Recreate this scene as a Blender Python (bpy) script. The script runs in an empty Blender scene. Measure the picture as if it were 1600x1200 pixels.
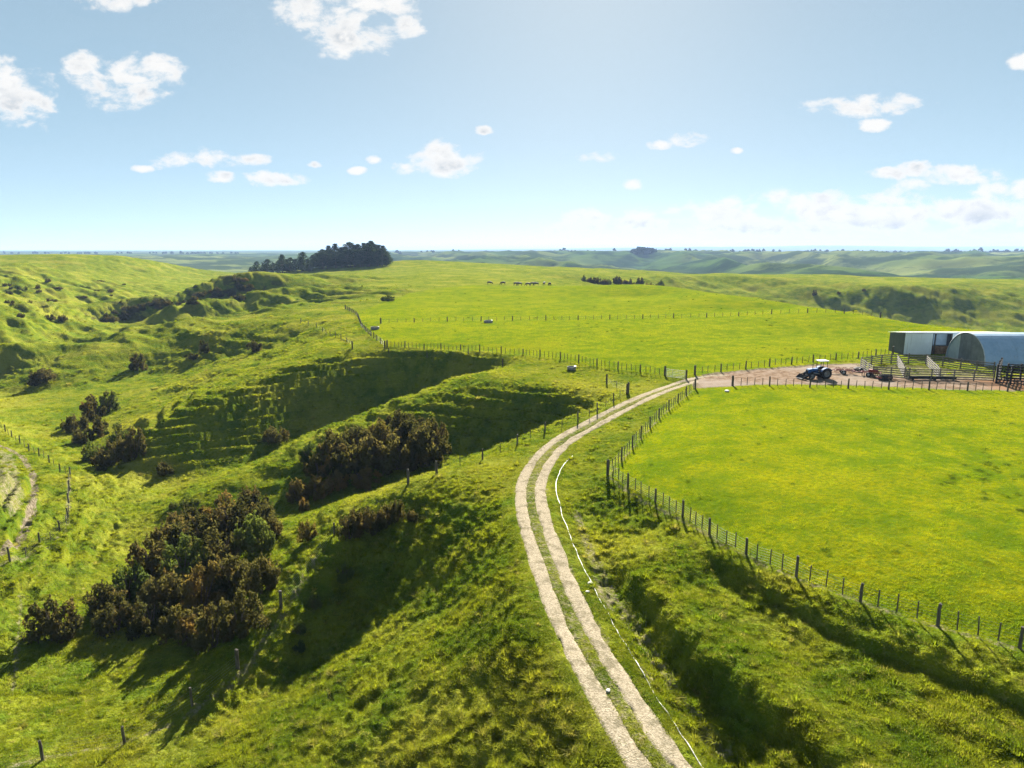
import bpy, bmesh, math, random
import numpy as np
from mathutils import Vector, Matrix, Euler

sc = bpy.context.scene
COL = sc.collection
R = math.radians

# ------------------------------------------------------------------ camera, sky, sun, exposure
CAM_H = 18.0
F = 1062.0                       # focal length for a 1600 x 1200 frame
PITCH = math.atan(210.0 / F)
cam_d = bpy.data.cameras.new('camera')
cam = bpy.data.objects.new('camera', cam_d)
COL.objects.link(cam)
cam_d.sensor_width = 36.0
cam_d.lens = 36.0 * F / 1600.0
cam_d.clip_start = 0.5
cam_d.clip_end = 60000
cam.location = (0, 0, CAM_H)
cam.rotation_euler = (math.pi / 2 - PITCH, 0, 0)
sc.camera = cam

SUN_EL, SUN_AZ = R(25.5), R(6.5)         # azimuth measured from +Y towards +X
sun_d = bpy.data.lights.new('sun', 'SUN')
sun = bpy.data.objects.new('sun', sun_d)
COL.objects.link(sun)
sun_d.energy = 5.0
sun_d.angle = R(0.55)
sun_d.color = (1.0, 0.95, 0.85)
sd = Vector((math.sin(SUN_AZ) * math.cos(SUN_EL), math.cos(SUN_AZ) * math.cos(SUN_EL), math.sin(SUN_EL)))
sun.rotation_euler = (-sd).to_track_quat('-Z', 'Y').to_euler()

EXPOSURE = 2.3
sc.view_settings.view_transform = 'Standard'
sc.view_settings.look = 'None'
sc.view_settings.gamma = 1.0
sc.view_settings.use_curve_mapping = False
sc.view_settings.exposure = EXPOSURE
sc.cycles.use_denoising = True
sc.cycles.denoising_prefilter = 'NONE'
sc.cycles.max_bounces = 6
sc.cycles.diffuse_bounces = 2
sc.cycles.glossy_bounces = 2
sc.cycles.transmission_bounces = 3
sc.cycles.volume_bounces = 0
sc.cycles.transparent_max_bounces = 6


class NT:
    """small helper to write node trees"""
    def __init__(self, tree):
        self.t = tree
        tree.nodes.clear()

    def n(self, kind, **kw):
        nd = self.t.nodes.new(kind)
        for k, v in kw.items():
            if k == 'ins':
                for a, b in v.items():
                    self.put(nd.inputs[a], b)
            else:
                setattr(nd, k, v)
        return nd

    def put(self, sock, val):
        if isinstance(val, bpy.types.NodeSocket):
            self.t.links.new(val, sock)
        elif isinstance(val, bpy.types.Node):
            self.t.links.new(val.outputs[0], sock)
        else:
            if sock.type == 'RGBA' and isinstance(val, (tuple, list)) and len(val) == 3:
                val = (*val, 1.0)
            sock.default_value = val

    def m(self, op, a, b=0.0, c=None, clamp=False):
        nd = self.t.nodes.new('ShaderNodeMath')
        nd.operation = op
        nd.use_clamp = clamp
        self.put(nd.inputs[0], a)
        self.put(nd.inputs[1], b)
        if c is not None:
            self.put(nd.inputs[2], c)
        return nd.outputs[0]

    def vm(self, op, a, b=None):
        nd = self.t.nodes.new('ShaderNodeVectorMath')
        nd.operation = op
        self.put(nd.inputs[0], a)
        if b is not None:
            self.put(nd.inputs[1], b)
        return nd.outputs['Value'] if op in ('LENGTH', 'DOT_PRODUCT', 'DISTANCE') else nd.outputs[0]

    def mix(self, fac, a, b, blend='MIX'):
        nd = self.t.nodes.new('ShaderNodeMix')
        nd.data_type = 'RGBA'
        nd.blend_type = blend
        nd.clamp_factor = True
        self.put(nd.inputs[0], fac)
        self.put(nd.inputs[6], a)
        self.put(nd.inputs[7], b)
        return nd.outputs[2]

    def ramp(self, x, a, b, lo=0.0, hi=1.0, smooth=True):
        nd = self.t.nodes.new('ShaderNodeMapRange')
        nd.interpolation_type = 'SMOOTHSTEP' if smooth else 'LINEAR'
        self.put(nd.inputs[0], x)
        for i, v in enumerate((a, b, lo, hi)):
            self.put(nd.inputs[i + 1], v)
        return nd.outputs[0]

    def noise(self, vec, scale, detail=4.0, rough=0.55, dist=0.0, dim='3D'):
        nd = self.t.nodes.new('ShaderNodeTexNoise')
        nd.noise_dimensions = dim
        self.put(nd.inputs['Vector'], vec)
        nd.inputs['Scale'].default_value = scale
        nd.inputs['Detail'].default_value = detail
        nd.inputs['Roughness'].default_value = rough
        nd.inputs['Distortion'].default_value = dist
        return nd.outputs[0]


def ray(px, py):
    """unit-forward ray of a survey sighting: returns (lateral, forward, up)"""
    x, y = (px - 800.0) / F, (600.0 - py) / F
    return x, math.cos(PITCH) + y * math.sin(PITCH), -math.sin(PITCH) + y * math.cos(PITCH)


# ---- world: physical sky with a fair-weather cumulus layer placed by direction
world = bpy.data.worlds.new('World')
sc.world = world
world.use_nodes = True
w = NT(world.node_tree)
SKY_K = 0.05
sky = w.n('ShaderNodeTexSky')
sky.sky_type = 'NISHITA'
sky.sun_disc = False
sky.sun_elevation = SUN_EL
sky.sun_rotation = SUN_AZ
sky.altitude = 2500
sky.air_density = 0.36
sky.dust_density = 0.55
sky.ozone_density = 1.0
tc = w.n('ShaderNodeTexCoord')
sep = w.n('ShaderNodeSeparateXYZ', ins={0: tc.outputs['Generated']})
dy = w.m('MAXIMUM', sep.outputs[1], 0.05)
u = w.m('DIVIDE', sep.outputs[0], dy)
v = w.m('DIVIDE', sep.outputs[2], dy)
uv = w.n('ShaderNodeCombineXYZ', ins={0: u, 1: v, 2: 0.0}).outputs[0]
# (x, y) of each puff in the sighting frame, half width, half height
PUFFS = [(30, 150, 62, 42), (5, 120, 40, 32), (185, 128, 62, 38), (140, 100, 40, 18), (250, 108, 36, 22), (222, 150, 22, 18),
         (545, 38, 78, 44), (500, 5, 60, 24), (600, 8, 50, 18), (635, 40, 26, 16), (165, 0, 42, 16), (228, 2, 20, 10),
         (262, 252, 28, 12), (345, 249, 44, 14), (395, 250, 28, 9), (345, 276, 24, 11), (430, 279, 60, 12),
         (225, 264, 16, 6), (690, 252, 56, 24), (688, 236, 30, 18), (630, 262, 22, 10), (585, 249, 13, 7), (560, 267, 13, 6), (490, 258, 12, 6), (757, 204, 15, 7),
         (938, 247, 32, 11), (1035, 226, 20, 7), (1075, 218, 34, 11), (988, 287, 16, 9), (1150, 236, 11, 5),
         (1350, 163, 82, 16), (1300, 158, 32, 9), (1368, 196, 24, 9), (1600, 97, 24, 14),
         (1385, 271, 38, 9), (1428, 262, 24, 13), (1500, 276, 62, 17), (1430, 292, 30, 12), (1545, 301, 36, 16), (1600, 300, 22, 22),
         (1270, 322, 80, 26), (1400, 305, 70, 18), (1130, 335, 90, 22), (1530, 330, 110, 30), (1000, 345, 60, 18), (900, 350, 60, 22), (1380, 345, 140, 26), (1210, 352, 140, 22)]
far = None; low = None
for (cx, cy, hw, hh) in PUFFS:
    rx, rf, ru = ray(cx, cy)
    d = w.vm('MULTIPLY', w.vm('SUBTRACT', uv, (rx / rf, ru / rf, 0.0)), (F / hw / 1.12, F / hh / 1.12, 0.0))
    L = w.vm('DOT_PRODUCT', d, d)
    far = L if far is None else w.m('SMOOTH_MIN', far, L, 0.25)
    if hw >= 36:                                   # the bigger clouds get base shade painted into their colour
        d2 = w.vm('SUBTRACT', d, (0.12, 0.75, 0.0))
        L2 = w.vm('DOT_PRODUCT', d2, d2)
        low = L2 if low is None else w.m('SMOOTH_MIN', low, L2, 0.25)
mask = w.m('SUBTRACT', 1.0, far)
nuv = w.vm('MULTIPLY', uv, (1.0, 1.6, 1.0))
n1 = w.noise(nuv, 19.0, 7.0, 0.58, 0.25)
n2 = w.noise(w.vm('ADD', nuv, (0.0, -0.011, 3.0)), 26.0, 4.0, 0.6, 0.2)
dens = w.m('ADD', w.m('MULTIPLY', mask, 0.55), w.m('MULTIPLY', w.m('SUBTRACT', n1, 0.52), 2.4))
n3 = w.noise(nuv, 70.0, 5.0, 0.6, 0.3)
dens = w.m('ADD', dens, w.m('MULTIPLY', w.m('SUBTRACT', n3, 0.5), 0.45))
dens = w.m('MULTIPLY', dens, w.ramp(mask, -1.3, -0.2))
alpha = w.ramp(dens, -0.03, 0.50)
bank = w.m('MULTIPLY', w.ramp(v, 0.075, 0.02), w.ramp(u, 0.0, 0.30))
base = w.m('MULTIPLY', w.ramp(w.m('SUBTRACT', low, far), 0.0, 1.3), w.ramp(low, 2.4, 1.1))
core = w.m('MULTIPLY', w.ramp(dens, 0.25, 0.9), w.m('MAXIMUM', w.m('MULTIPLY', w.m('MULTIPLY', w.ramp(n2, 0.44, 0.62), w.ramp(low, 2.2, 1.0)), 0.5), w.m('MULTIPLY', base, w.ramp(n2, 0.30, 0.52))))
CW = 1.0 / SKY_K / (2 ** EXPOSURE)
ccol = w.mix(w.m('MULTIPLY', core, 0.9), (CW, CW * 0.99, CW * 0.965), (CW * 0.50, CW * 0.56, CW * 0.62))
front = w.m('GREATER_THAN', sep.outputs[1], 0.06)
veil = w.ramp(w.noise(w.vm('MULTIPLY', uv, (7.0, 38.0, 1.0)), 1.0, 7.0, 0.6, 0.4), 0.40, 0.66)
alpha = w.m('MAXIMUM', alpha, w.m('MULTIPLY', w.m('MULTIPLY', veil, bank), 0.8))
alpha = w.m('MULTIPLY', w.m('MULTIPLY', alpha, front), 0.96)
tone = w.n('ShaderNodeGamma', ins={'Color': sky.outputs[0], 'Gamma': 0.40})       # a high-key, compressed sky as the photograph's
hsv = w.n('ShaderNodeHueSaturation', ins={'Hue': 0.490, 'Saturation': 1.16, 'Value': 1.82, 'Color': w.mix(1.0, tone.outputs[0], (0.94, 1.02, 0.985), 'MULTIPLY')})
skymix = w.mix(alpha, hsv.outputs[0], ccol)
bg = w.n('ShaderNodeBackground', ins={0: skymix, 1: SKY_K})
w.n('ShaderNodeOutputWorld', ins={0: bg})
world.cycles.sampling_method = 'MANUAL'
world.cycles.sample_map_resolution = 512

# ------------------------------------------------------------------ noise
def vnoise(x, y, seed=0):
    xi = np.floor(x); yi = np.floor(y)
    fx = (x - xi).astype(np.float32); fy = (y - yi).astype(np.float32)
    xi = xi.astype(np.int64); yi = yi.astype(np.int64)

    def hsh(a, b):
        k = (a * 374761393 + b * 668265263 + seed * 1442695041) & 0xffffffff
        k = ((k ^ (k >> 13)) * 1274126177) & 0xffffffff
        k = ((k ^ (k >> 16)) * 2246822519) & 0xffffffff
        return ((k ^ (k >> 15)) & 0xffff).astype(np.float32) / 65535.0
    ux = fx * fx * fx * (fx * (fx * 6 - 15) + 10)
    uy = fy * fy * fy * (fy * (fy * 6 - 15) + 10)
    a = hsh(xi, yi); b = hsh(xi + 1, yi); c = hsh(xi, yi + 1); d = hsh(xi + 1, yi + 1)
    return (a + (b - a) * ux) * (1 - uy) + (c + (d - c) * ux) * uy


def fbm(x, y, octaves=4, seed=0, gain=0.5):
    out = 0.0; amp = 1.0; tot = 0.0
    for i in range(octaves):
        out = out + amp * (vnoise(x, y, seed + i * 17) - 0.5)
        tot += amp; amp *= gain
        x, y = x * 1.93 + y * 0.51 + 11.3, y * 1.93 - x * 0.51 + 5.7
    return out / tot * 2.0           # about -1 .. 1


def sstep(a, b, x):
    t = np.clip((x - a) / (b - a), 0, 1)
    return t * t * (3 - 2 * t)


# ------------------------------------------------------------------ land form: spurs, gullies, terraces
def pz(px, py, z):
    """sighting + level -> plan position"""
    rx, rf, ru = ray(px, py)
    t = (z - CAM_H) / ru
    return (rx * t, rf * t, z)


def py_(px, py, Y):
    """sighting + forward distance -> position"""
    rx, rf, ru = ray(px, py)
    t = Y / rf
    return (rx * t, Y, CAM_H + ru * t)


# ridge lines, floors and edges: sighting x, y and level
LZ = [
    # farm track shelf and its shoulders
    [(1060, 1200, -2.9), (985, 1080, -2.8), (905, 960, -2.7), (860, 880, -2.5), (835, 800, -2.4), (832, 745, -2.3), (865, 700, -2.1), (930, 655, -1.6), (1000, 620, -0.9), (1080, 596, -0.3)],
    [(900, 1200, -3.1), (860, 1100, -3.0), (820, 1000, -2.9), (795, 900, -2.8), (780, 820, -2.7), (790, 750, -2.5), (830, 700, -2.2), (900, 655, -1.7), (985, 613, -1.0)],
    # pipe line and foot of the bank on its other side
    [(1098, 1200, -3.1), (1040, 1110, -3.0), (985, 1020, -2.9), (940, 940, -2.8), (905, 870, -2.7), (878, 800, -2.6), (868, 750, -2.5), (890, 712, -2.2)],
    [(1150, 1200, -3.8), (1075, 1110, -3.7), (1015, 1020, -3.5), (965, 940, -3.3), (925, 870, -3.1), (900, 800, -2.9)],
    # top of that bank
    [(1290, 1200, -2.2), (1190, 1110, -2.2), (1110, 1045, -2.3), (1050, 985, -2.4), (1000, 930, -2.5), (960, 860, -2.4)],
    [(1600, 1110, -1.85), (1430, 1035, -1.85), (1330, 1000, -1.8), (1240, 950, -1.8), (1150, 892, -1.8)],
    [(1600, 1200, -2.2), (1450, 1150, -2.2), (1300, 1080, -2.2), (1180, 1000, -2.3), (1080, 920, -2.3)],
    # fence along the paddock edge
    [(1660, 1030, -1.1), (1600, 1015, -1.1), (1430, 968, -1.1), (1330, 938, -1.2), (1250, 905, -1.2), (1150, 860, -1.3), (1050, 795, -1.5), (985, 762, -1.7), (950, 742, -1.8), (985, 700, -1.4), (1030, 650, -0.9), (1085, 607, -0.2)],
    # paddock
    [(1600, 960, -0.7), (1430, 915, -0.7), (1250, 850, -0.7), (1100, 770, -0.8), (1040, 715, -0.8), (1080, 650, -0.4)],
    [(1700, 850, -0.2), (1500, 820, -0.2), (1300, 780, -0.2), (1180, 720, -0.2)],
    [(1650, 700, 0.2), (1400, 690, 0.2), (1250, 660, 0.1), (1160, 620, 0.1)],
    [(1150, 592, 0.1), (1300, 588, 0.3), (1450, 588, 0.4), (1650, 590, 0.4)],
    [(1100, 560, 0.2), (1300, 555, 0.4), (1500, 550, 0.5), (1650, 552, 0.5)],
    [(850, 560, -0.4), (950, 575, -0.5), (1040, 588, -0.4)],
    [(650, 525, 0.0), (850, 530, 0.1), (1000, 530, 0.3), (1200, 525, 0.5), (1400, 520, 0.7)],
    [(600, 500, 0.1), (800, 495, 0.3), (1000, 490, 0.5), (1200, 485, 0.9)],
    [(640, 470, 0.5), (800, 465, 0.8), (1000, 465, 0.8)],
    # rim of the far paddock
    [(1040, 452, 0.2), (1200, 471, 0.9), (1380, 498, 1.3), (1500, 514, 1.3), (1600, 528, 1.2), (1680, 540, 1.2)],
    # spur C: crest seen against the dark gully
    [(940, 600, -1.2), (870, 580, -0.9), (790, 571, -1.1), (700, 592, -2.4), (620, 622, -3.9), (560, 650, -5.4), (480, 690, -7.4), (400, 727, -9.2), (330, 762, -10.7), (280, 787, -11.7)],
    [(900, 618, -1.8), (820, 606, -1.8), (740, 612, -2.7)],
    # gully C
    [(905, 652, -3.4), (860, 662, -5.0), (790, 682, -6.6), (720, 702, -8.0), (640, 745, -9.4), (540, 790, -10.6), (430, 800, -11.4), (320, 810, -12.0), (230, 812, -12.4)],
    # spur B: crest, nose
    [(740, 728, -2.9), (640, 748, -3.8), (600, 767, -4.4), (545, 802, -5.6), (485, 872, -7.4), (435, 955, -8.8), (360, 1048, -10.2), (300, 1110, -10.7)],
    [(700, 778, -3.6), (650, 805, -5.2)],
    # foot of the shaded face below spur B, hollow
    [(645, 860, -6.4), (590, 905, -8.7), (530, 955, -10.4), (470, 1010, -11.0), (390, 1075, -11.3), (320, 1130, -11.2)],
    # far flank of spur B
    [(500, 800, -7.4), (445, 845, -9.3), (400, 890, -10.2), (360, 960, -10.9)],
    [(380, 820, -11.2), (300, 870, -11.8), (220, 930, -12.0)],
    # slope below the track
    [(760, 800, -3.1), (750, 860, -3.8), (740, 920, -4.7), (745, 1000, -4.9), (760, 1090, -4.9), (780, 1200, -4.9)],
    [(690, 850, -5.4), (670, 930, -6.9), (660, 1010, -7.1), (650, 1100, -7.0), (650, 1200, -6.8)],
    [(590, 980, -9.2), (540, 1060, -9.4), (500, 1140, -9.3), (480, 1200, -9.1)],
    # floor near the bottom fence
    [(420, 1120, -10.8), (300, 1160, -11.0), (180, 1165, -11.1), (100, 1180, -11.0), (20, 1200, -10.7)],
    [(300, 1040, -11.6), (180, 1030, -12.0), (130, 1090, -11.8), (60, 1120, -11.4)],
    # left bank with the small track
    [(-60, 905, -9.0), (3, 895, -9.2), (60, 852, -9.6), (103, 815, -9.9), (110, 742, -10.2), (62, 705, -10.6), (5, 668, -10.8), (-60, 640, -11.0)],
    [(0, 860, -8.9), (42, 800, -9.0), (50, 745, -9.4), (20, 705, -9.8)],
    [(-10, 830, -7.6), (8, 780, -6.9), (5, 735, -7.3)],
    [(-150, 850, -6.0), (-120, 740, -4.5)],
    # main valley floor
    [(60, 940, -11.4), (140, 870, -12.2), (200, 800, -12.5), (180, 735, -12.8), (130, 690, -13.0), (90, 645, -13.4), (55, 605, -14.0), (-20, 590, -14.5)],
    # dark face: crest (spur D) and foot
    [(785, 561, -0.8), (690, 553, -0.9), (600, 547, -1.1), (550, 547, -1.4), (490, 563, -2.4), (420, 591, -4.3), (340, 626, -6.1), (270, 657, -8.1), (215, 692, -10.4), (175, 722, -12.3)],
    [(765, 574, -2.2), (735, 590, -4.2), (700, 606, -5.7), (660, 625, -8.4), (620, 645, -10.5), (520, 682, -12.4), (420, 716, -13.2), (330, 740, -13.6), (250, 752, -13.8), (200, 765, -13.4)],
    [(600, 541, -0.9), (700, 547, -0.85), (790, 553, -0.85)],
    [(605, 535, -0.25), (700, 541, -0.25), (780, 547, -0.25)],
    [(560, 500, -0.2), (590, 530, -0.4), (640, 545, -0.5)],
    # gully between D and E
    [(520, 512, -1.6), (480, 522, -3.4), (420, 541, -6.4), (350, 560, -9.4), (300, 565, -10.6), (230, 573, -12.0), (175, 593, -13.3), (105, 620, -13.6)],
    # broad back of spur D
    [(530, 528, -1.4), (470, 545, -3.4), (400, 572, -6.4), (320, 600, -9.0), (240, 635, -11.2)],
    # spur E crest
    [(530, 492, -0.6), (465, 499, -1.6), (380, 507, -3.0), (300, 503, -3.8), (240, 510, -5.0), (180, 545, -8.0), (110, 575, -10.5), (60, 593, -12.5)],
]
LY = [
    # spur F: crest, foot of its dark face; the smaller spur in front of it
    [(560, 430, 400), (500, 431, 380), (430, 431, 356), (400, 432, 350), (367, 437, 343), (320, 445, 332), (287, 455, 322), (250, 460, 310), (200, 472, 300), (168, 484, 286), (148, 500, 272)],
    [(470, 452, 348), (400, 453, 345), (350, 464, 335), (300, 477, 323), (250, 503, 300), (200, 509, 292), (160, 508, 279)],
    [(620, 452, 300), (540, 452, 305), (470, 453, 303), (400, 454, 300), (362, 462, 290), (325, 470, 280), (300, 477, 272), (270, 499, 258)],
    [(540, 460, 297), (470, 463, 296), (400, 467, 294), (325, 488, 273), (292, 503, 260)],
    [(620, 463, 268), (540, 468, 262), (480, 472, 258)],
    [(480, 484, 225), (400, 490, 225), (320, 499, 226)],
    # west valley side
    [(-60, 552, 178), (0, 542, 182), (80, 533, 208), (160, 514, 250)],
    [(-60, 505, 205), (0, 496, 212), (60, 500, 235), (110, 492, 262)],
    [(-60, 466, 240), (0, 460, 248), (40, 466, 262), (90, 476, 290)],
    [(-60, 435, 320), (0, 432, 335), (100, 442, 380), (200, 455, 385), (260, 474, 350)],
    [(-80, 404, 470), (0, 403, 480), (110, 401, 500), (200, 405, 545), (280, 411, 620), (345, 418, 700)],
    [(-60, 418, 400), (60, 420, 430), (180, 428, 470), (270, 440, 500), (330, 432, 600)],
    [(230, 486, 320), (290, 462, 400), (330, 444, 500), (360, 430, 620)],
    # ground under the pines and the rise beside them
    [(390, 430, 560), (450, 426, 560), (500, 418, 590), (560, 414, 610), (610, 411, 600), (640, 406, 620), (700, 410, 600), (800, 418, 560), (880, 424, 520)],
    [(500, 440, 360), (600, 432, 400), (700, 428, 430), (800, 434, 400), (880, 438, 380)],
    [(760, 446, 330), (850, 446, 330), (920, 448, 330)],
    # notch on the far rim
    [(905, 430, 500), (970, 430, 500), (1040, 430, 500)],
    [(930, 443, 450), (990, 444, 450), (1030, 446, 450)],
    # far bank on the right: rim, face, valley
    [(1050, 428, 620), (1200, 428, 640), (1400, 430, 640), (1600, 434, 620), (1700, 436, 620)],
    [(1060, 434, 540), (1200, 438, 520), (1300, 439, 510), (1450, 440, 500), (1600, 441, 490), (1700, 442, 480)],
    [(1080, 448, 510), (1200, 462, 477), (1300, 476, 448), (1400, 494, 418), (1520, 508, 394), (1650, 515, 383)],
]
PTS = []


def q_of(x, y):
    r = np.sqrt(x * x + y * y)
    return np.arctan2(x, y) * 100.0, np.log(np.maximum(r, 1.0)) * 100.0


def densify(line):
    out = []
    for a, b in zip(line[:-1], line[1:]):
        qa = q_of(np.float64(a[0]), np.float64(a[1])); qb = q_of(np.float64(b[0]), np.float64(b[1]))
        n = max(1, int(math.hypot(qa[0] - qb[0], qa[1] - qb[1]) / 3.0))
        for i in range(n):
            t = i / n
            out.append(tuple(a[k] + (b[k] - a[k]) * t for k in range(3)))
    out.append(line[-1])
    return out


for L in LZ:
    PTS += densify([pz(*p) for p in L])
for L in LY:
    PTS += densify([py_(*p) for p in L])
# valley bottoms hidden from the camera, and the land outside the frame
PTS += [(95, 285, -13), (80, 345, -8), (110, 195, -16), (150, 170, -18), (140, 250, -26), (190, 240, -28), (230, 200, -26), (260, 330, -34), (180, 350, -32), (120, 330, -20), (130, 400, -22),
        (250, 450, -6), (110, 440, -14)]
PTS += [(70, 20, -0.6), (110, 50, 0.2), (45, 12, -1.2), (20, 8, -2.6), (0, 8, -3.2), (-15, 12, -7), (-32, 12, -9.5), (-50, 25, -8.5), (-80, 50, -5), (-110, 90, -6), (-150, 130, -9), (-170, 180, -4), (-230, 240, 3),
        (0, -30, -3), (60, -40, -1), (-60, -40, -6), (150, 80, 0.5), (-300, 420, 12), (180, 120, 0.8), (420, 500, -5), (-420, 600, 12)]
P = np.array(PTS, dtype=np.float64)
qx, qy = q_of(P[:, 0], P[:, 1])
Q = np.stack([qx, qy], 1)
RC2 = 2.1 ** 2
n_ = len(P)
A = np.zeros((n_ + 3, n_ + 3))
D = Q[:, None, :] - Q[None, :, :]
A[:n_, :n_] = np.sqrt((D ** 2).sum(-1) + RC2) + np.eye(n_) * -0.22
A[:n_, n_] = 1; A[:n_, n_ + 1:] = Q / 100; A[n_:, :n_] = A[:n_, n_:].T
rhs = np.concatenate([P[:, 2], [0, 0, 0]])
WT = np.linalg.solve(A, rhs)
W32 = WT[:n_].astype(np.float32)
WQ = np.stack([W32, W32 * Q[:, 0].astype(np.float32), W32 * Q[:, 1].astype(np.float32)], 1)


def macro_exact(x, y):
    """level of the land and its steepness"""
    x = np.asarray(x, np.float64).ravel(); y = np.asarray(y, np.float64).ravel()
    z = np.empty(len(x)); sl = np.empty(len(x))
    for s in range(0, len(x), 40000):
        xs, ys = x[s:s + 40000], y[s:s + 40000]
        ax, ay = q_of(xs, ys)
        a = ax.astype(np.float32); b = ay.astype(np.float32)
        ph = (a[:, None] - Q[None, :, 0].astype(np.float32)) ** 2
        ph += (b[:, None] - Q[None, :, 1].astype(np.float32)) ** 2
        ph += np.float32(RC2)
        np.sqrt(ph, out=ph)
        zz = ph @ W32 + WT[n_] + WT[n_ + 1] * ax / 100 + WT[n_ + 2] * ay / 100
        np.reciprocal(ph, out=ph)
        g = ph @ WQ
        gx = a * g[:, 0] - g[:, 1] + WT[n_ + 1] / 100
        gy = b * g[:, 0] - g[:, 2] + WT[n_ + 2] / 100
        r = np.maximum(np.sqrt(xs * xs + ys * ys), 1)
        z[s:s + 40000] = zz
        sl[s:s + 40000] = np.sqrt(gx * gx + gy * gy) * 100 / r
    return z, sl


# the solved surface is kept on a fine bearing / log-distance raster and read off from there
QS = 0.95
QA0, QA1, QR0, QR1 = -R(180) * 100, R(180) * 100, math.log(2.0) * 100, math.log(1100.0) * 100
_qa = np.arange(QA0, QA1 + QS, QS); _qr = np.arange(QR0, QR1 + QS, QS)
_gr, _ga = np.meshgrid(np.exp(_qr / 100), _qa / 100, indexing='ij')
GZ, GS = macro_exact((_gr * np.sin(_ga)).ravel(), (_gr * np.cos(_ga)).ravel())
GZ = GZ.reshape(_gr.shape).astype(np.float32); GS = GS.reshape(_gr.shape).astype(np.float32)


def _soft(a, n):
    for _ in range(n):
        a = np.concatenate([a[:1], (a[:-2] + 2 * a[1:-1] + a[2:]) / 4, a[-1:]], 0)
        a = np.concatenate([a[:, :1], (a[:, :-2] + 2 * a[:, 1:-1] + a[:, 2:]) / 4, a[:, -1:]], 1)
    return a


GS = _soft(GS, 9); GZ = _soft(GZ, 1)


def macro(x, y):
    ax, ay = q_of(np.asarray(x, np.float64).ravel(), np.asarray(y, np.float64).ravel())
    fi = np.clip((ay - QR0) / QS, 0, GZ.shape[0] - 1.001); fj = np.clip((ax - QA0) / QS, 0, GZ.shape[1] - 1.001)
    i = fi.astype(np.int32); j = fj.astype(np.int32)
    a = fi - i; b = fj - j
    a2 = 1 - a; b2 = 1 - b
    w00, w01, w10, w11 = a2 * b2, a2 * b, a * b2, a * b
    z = GZ[i, j] * w00 + GZ[i, j + 1] * w01 + GZ[i + 1, j] * w10 + GZ[i + 1, j + 1] * w11
    s = GS[i, j] * w00 + GS[i, j + 1] * w01 + GS[i + 1, j] * w10 + GS[i + 1, j + 1] * w11
    return z, s


def far_land(x, y):
    r = np.sqrt(x * x + y * y)
    b = x / np.maximum(r, 1)
    z = -30 + 24 * sstep(1000, 2800, r) + 9 * sstep(2800, 7000, r)
    ridge = np.abs(fbm(x / 330, y / 460, 4, 91)) + 0.35 * np.abs(fbm(x / 150, y / 190, 3, 92))
    amp = (0.35 + 0.65 * sstep(-0.40, 0.0, b)) * sstep(850, 1400, r) * (1 - 0.8 * sstep(2600, 4600, r))
    z = z + amp * 62 * (0.40 - ridge)
    return z + 2.0 * fbm(x / 260, y / 260, 3, 37)


def poly_sd(x, y, poly):
    """signed distance to a closed polygon (negative inside)"""
    d = np.full(x.shape, 1e9); ins = np.zeros(x.shape, bool)
    n = len(poly)
    for i in range(n):
        ax, ay = poly[i][:2]; bx, by = poly[(i + 1) % n][:2]
        ex, ey = bx - ax, by - ay
        t = np.clip(((x - ax) * ex + (y - ay) * ey) / (ex * ex + ey * ey), 0, 1)
        d = np.minimum(d, (x - ax - t * ex) ** 2 + (y - ay - t * ey) ** 2)
        c = ((ay > y) != (by > y))
        ins ^= c & (x < (bx - ax) * (y - ay) / np.where(by == ay, 1e-9, by - ay) + ax)
    d = np.sqrt(d)
    return np.where(ins, -d, d)


def line_d(x, y, line):
    """distance to an open polyline"""
    d = np.full(x.shape, 1e9)
    for (a, b) in zip(line[:-1], line[1:]):
        ex, ey = b[0] - a[0], b[1] - a[1]
        t = np.clip(((x - a[0]) * ex + (y - a[1]) * ey) / (ex * ex + ey * ey), 0, 1)
        d = np.minimum(d, (x - a[0] - t * ex) ** 2 + (y - a[1] - t * ey) ** 2)
    return np.sqrt(d)


def catmull(pts, n=8):
    pts = [np.array(p, float) for p in pts]
    out = []
    for i in range(len(pts) - 1):
        p0 = pts[max(i - 1, 0)]; p1 = pts[i]; p2 = pts[i + 1]; p3 = pts[min(i + 2, len(pts) - 1)]
        for k in range(n):
            t = k / n
            out.append(0.5 * ((2 * p1) + (-p0 + p2) * t + (2 * p0 - 5 * p1 + 4 * p2 - p3) * t * t + (-p0 + 3 * p1 - 3 * p2 + p3) * t ** 3))
    out.append(pts[-1])
    return out


TRACK = catmull([pz(*p) for p in [(1180, 1330, -3.0), (1107, 1260, -2.95), (1030, 1195, -2.9), (962, 1090, -2.8), (905, 990, -2.7), (862, 890, -2.55), (833, 800, -2.4), (833, 745, -2.3), (868, 697, -2.1), (935, 657, -1.6), (1000, 624, -0.95), (1050, 604, -0.5), (1095, 592, -0.25), (1150, 586, 0.1)]], 6)
YARD = [pz(*p) for p in [(1080, 594, -0.3), (1110, 583, 0.1), (1180, 577, 0.2), (1290, 570, 0.3), (1342, 568, 0.4), (1364, 584, 0.4), (1420, 589, 0.4), (1552, 592, 0.4), (1720, 588, 0.4), (1720, 613, 0.3), (1600, 612, 0.3), (1480, 609, 0.3), (1300, 600, 0.3), (1200, 600, 0.2), (1146, 603, 0.1), (1092, 606, -0.2)]]
PAD_A = [pz(*p) for p in [(1900, 1100, -1.1), (1600, 1010, -1.0), (1430, 962, -1.0), (1250, 898, -1.1), (1050, 788, -1.4), (955, 738, -1.7), (990, 695, -1.3), (1035, 648, -0.8), (1090, 606, -0.2), (1150, 600, 0.1), (1720, 606, 0.3), (2100, 620, 0.3)]]
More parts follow.
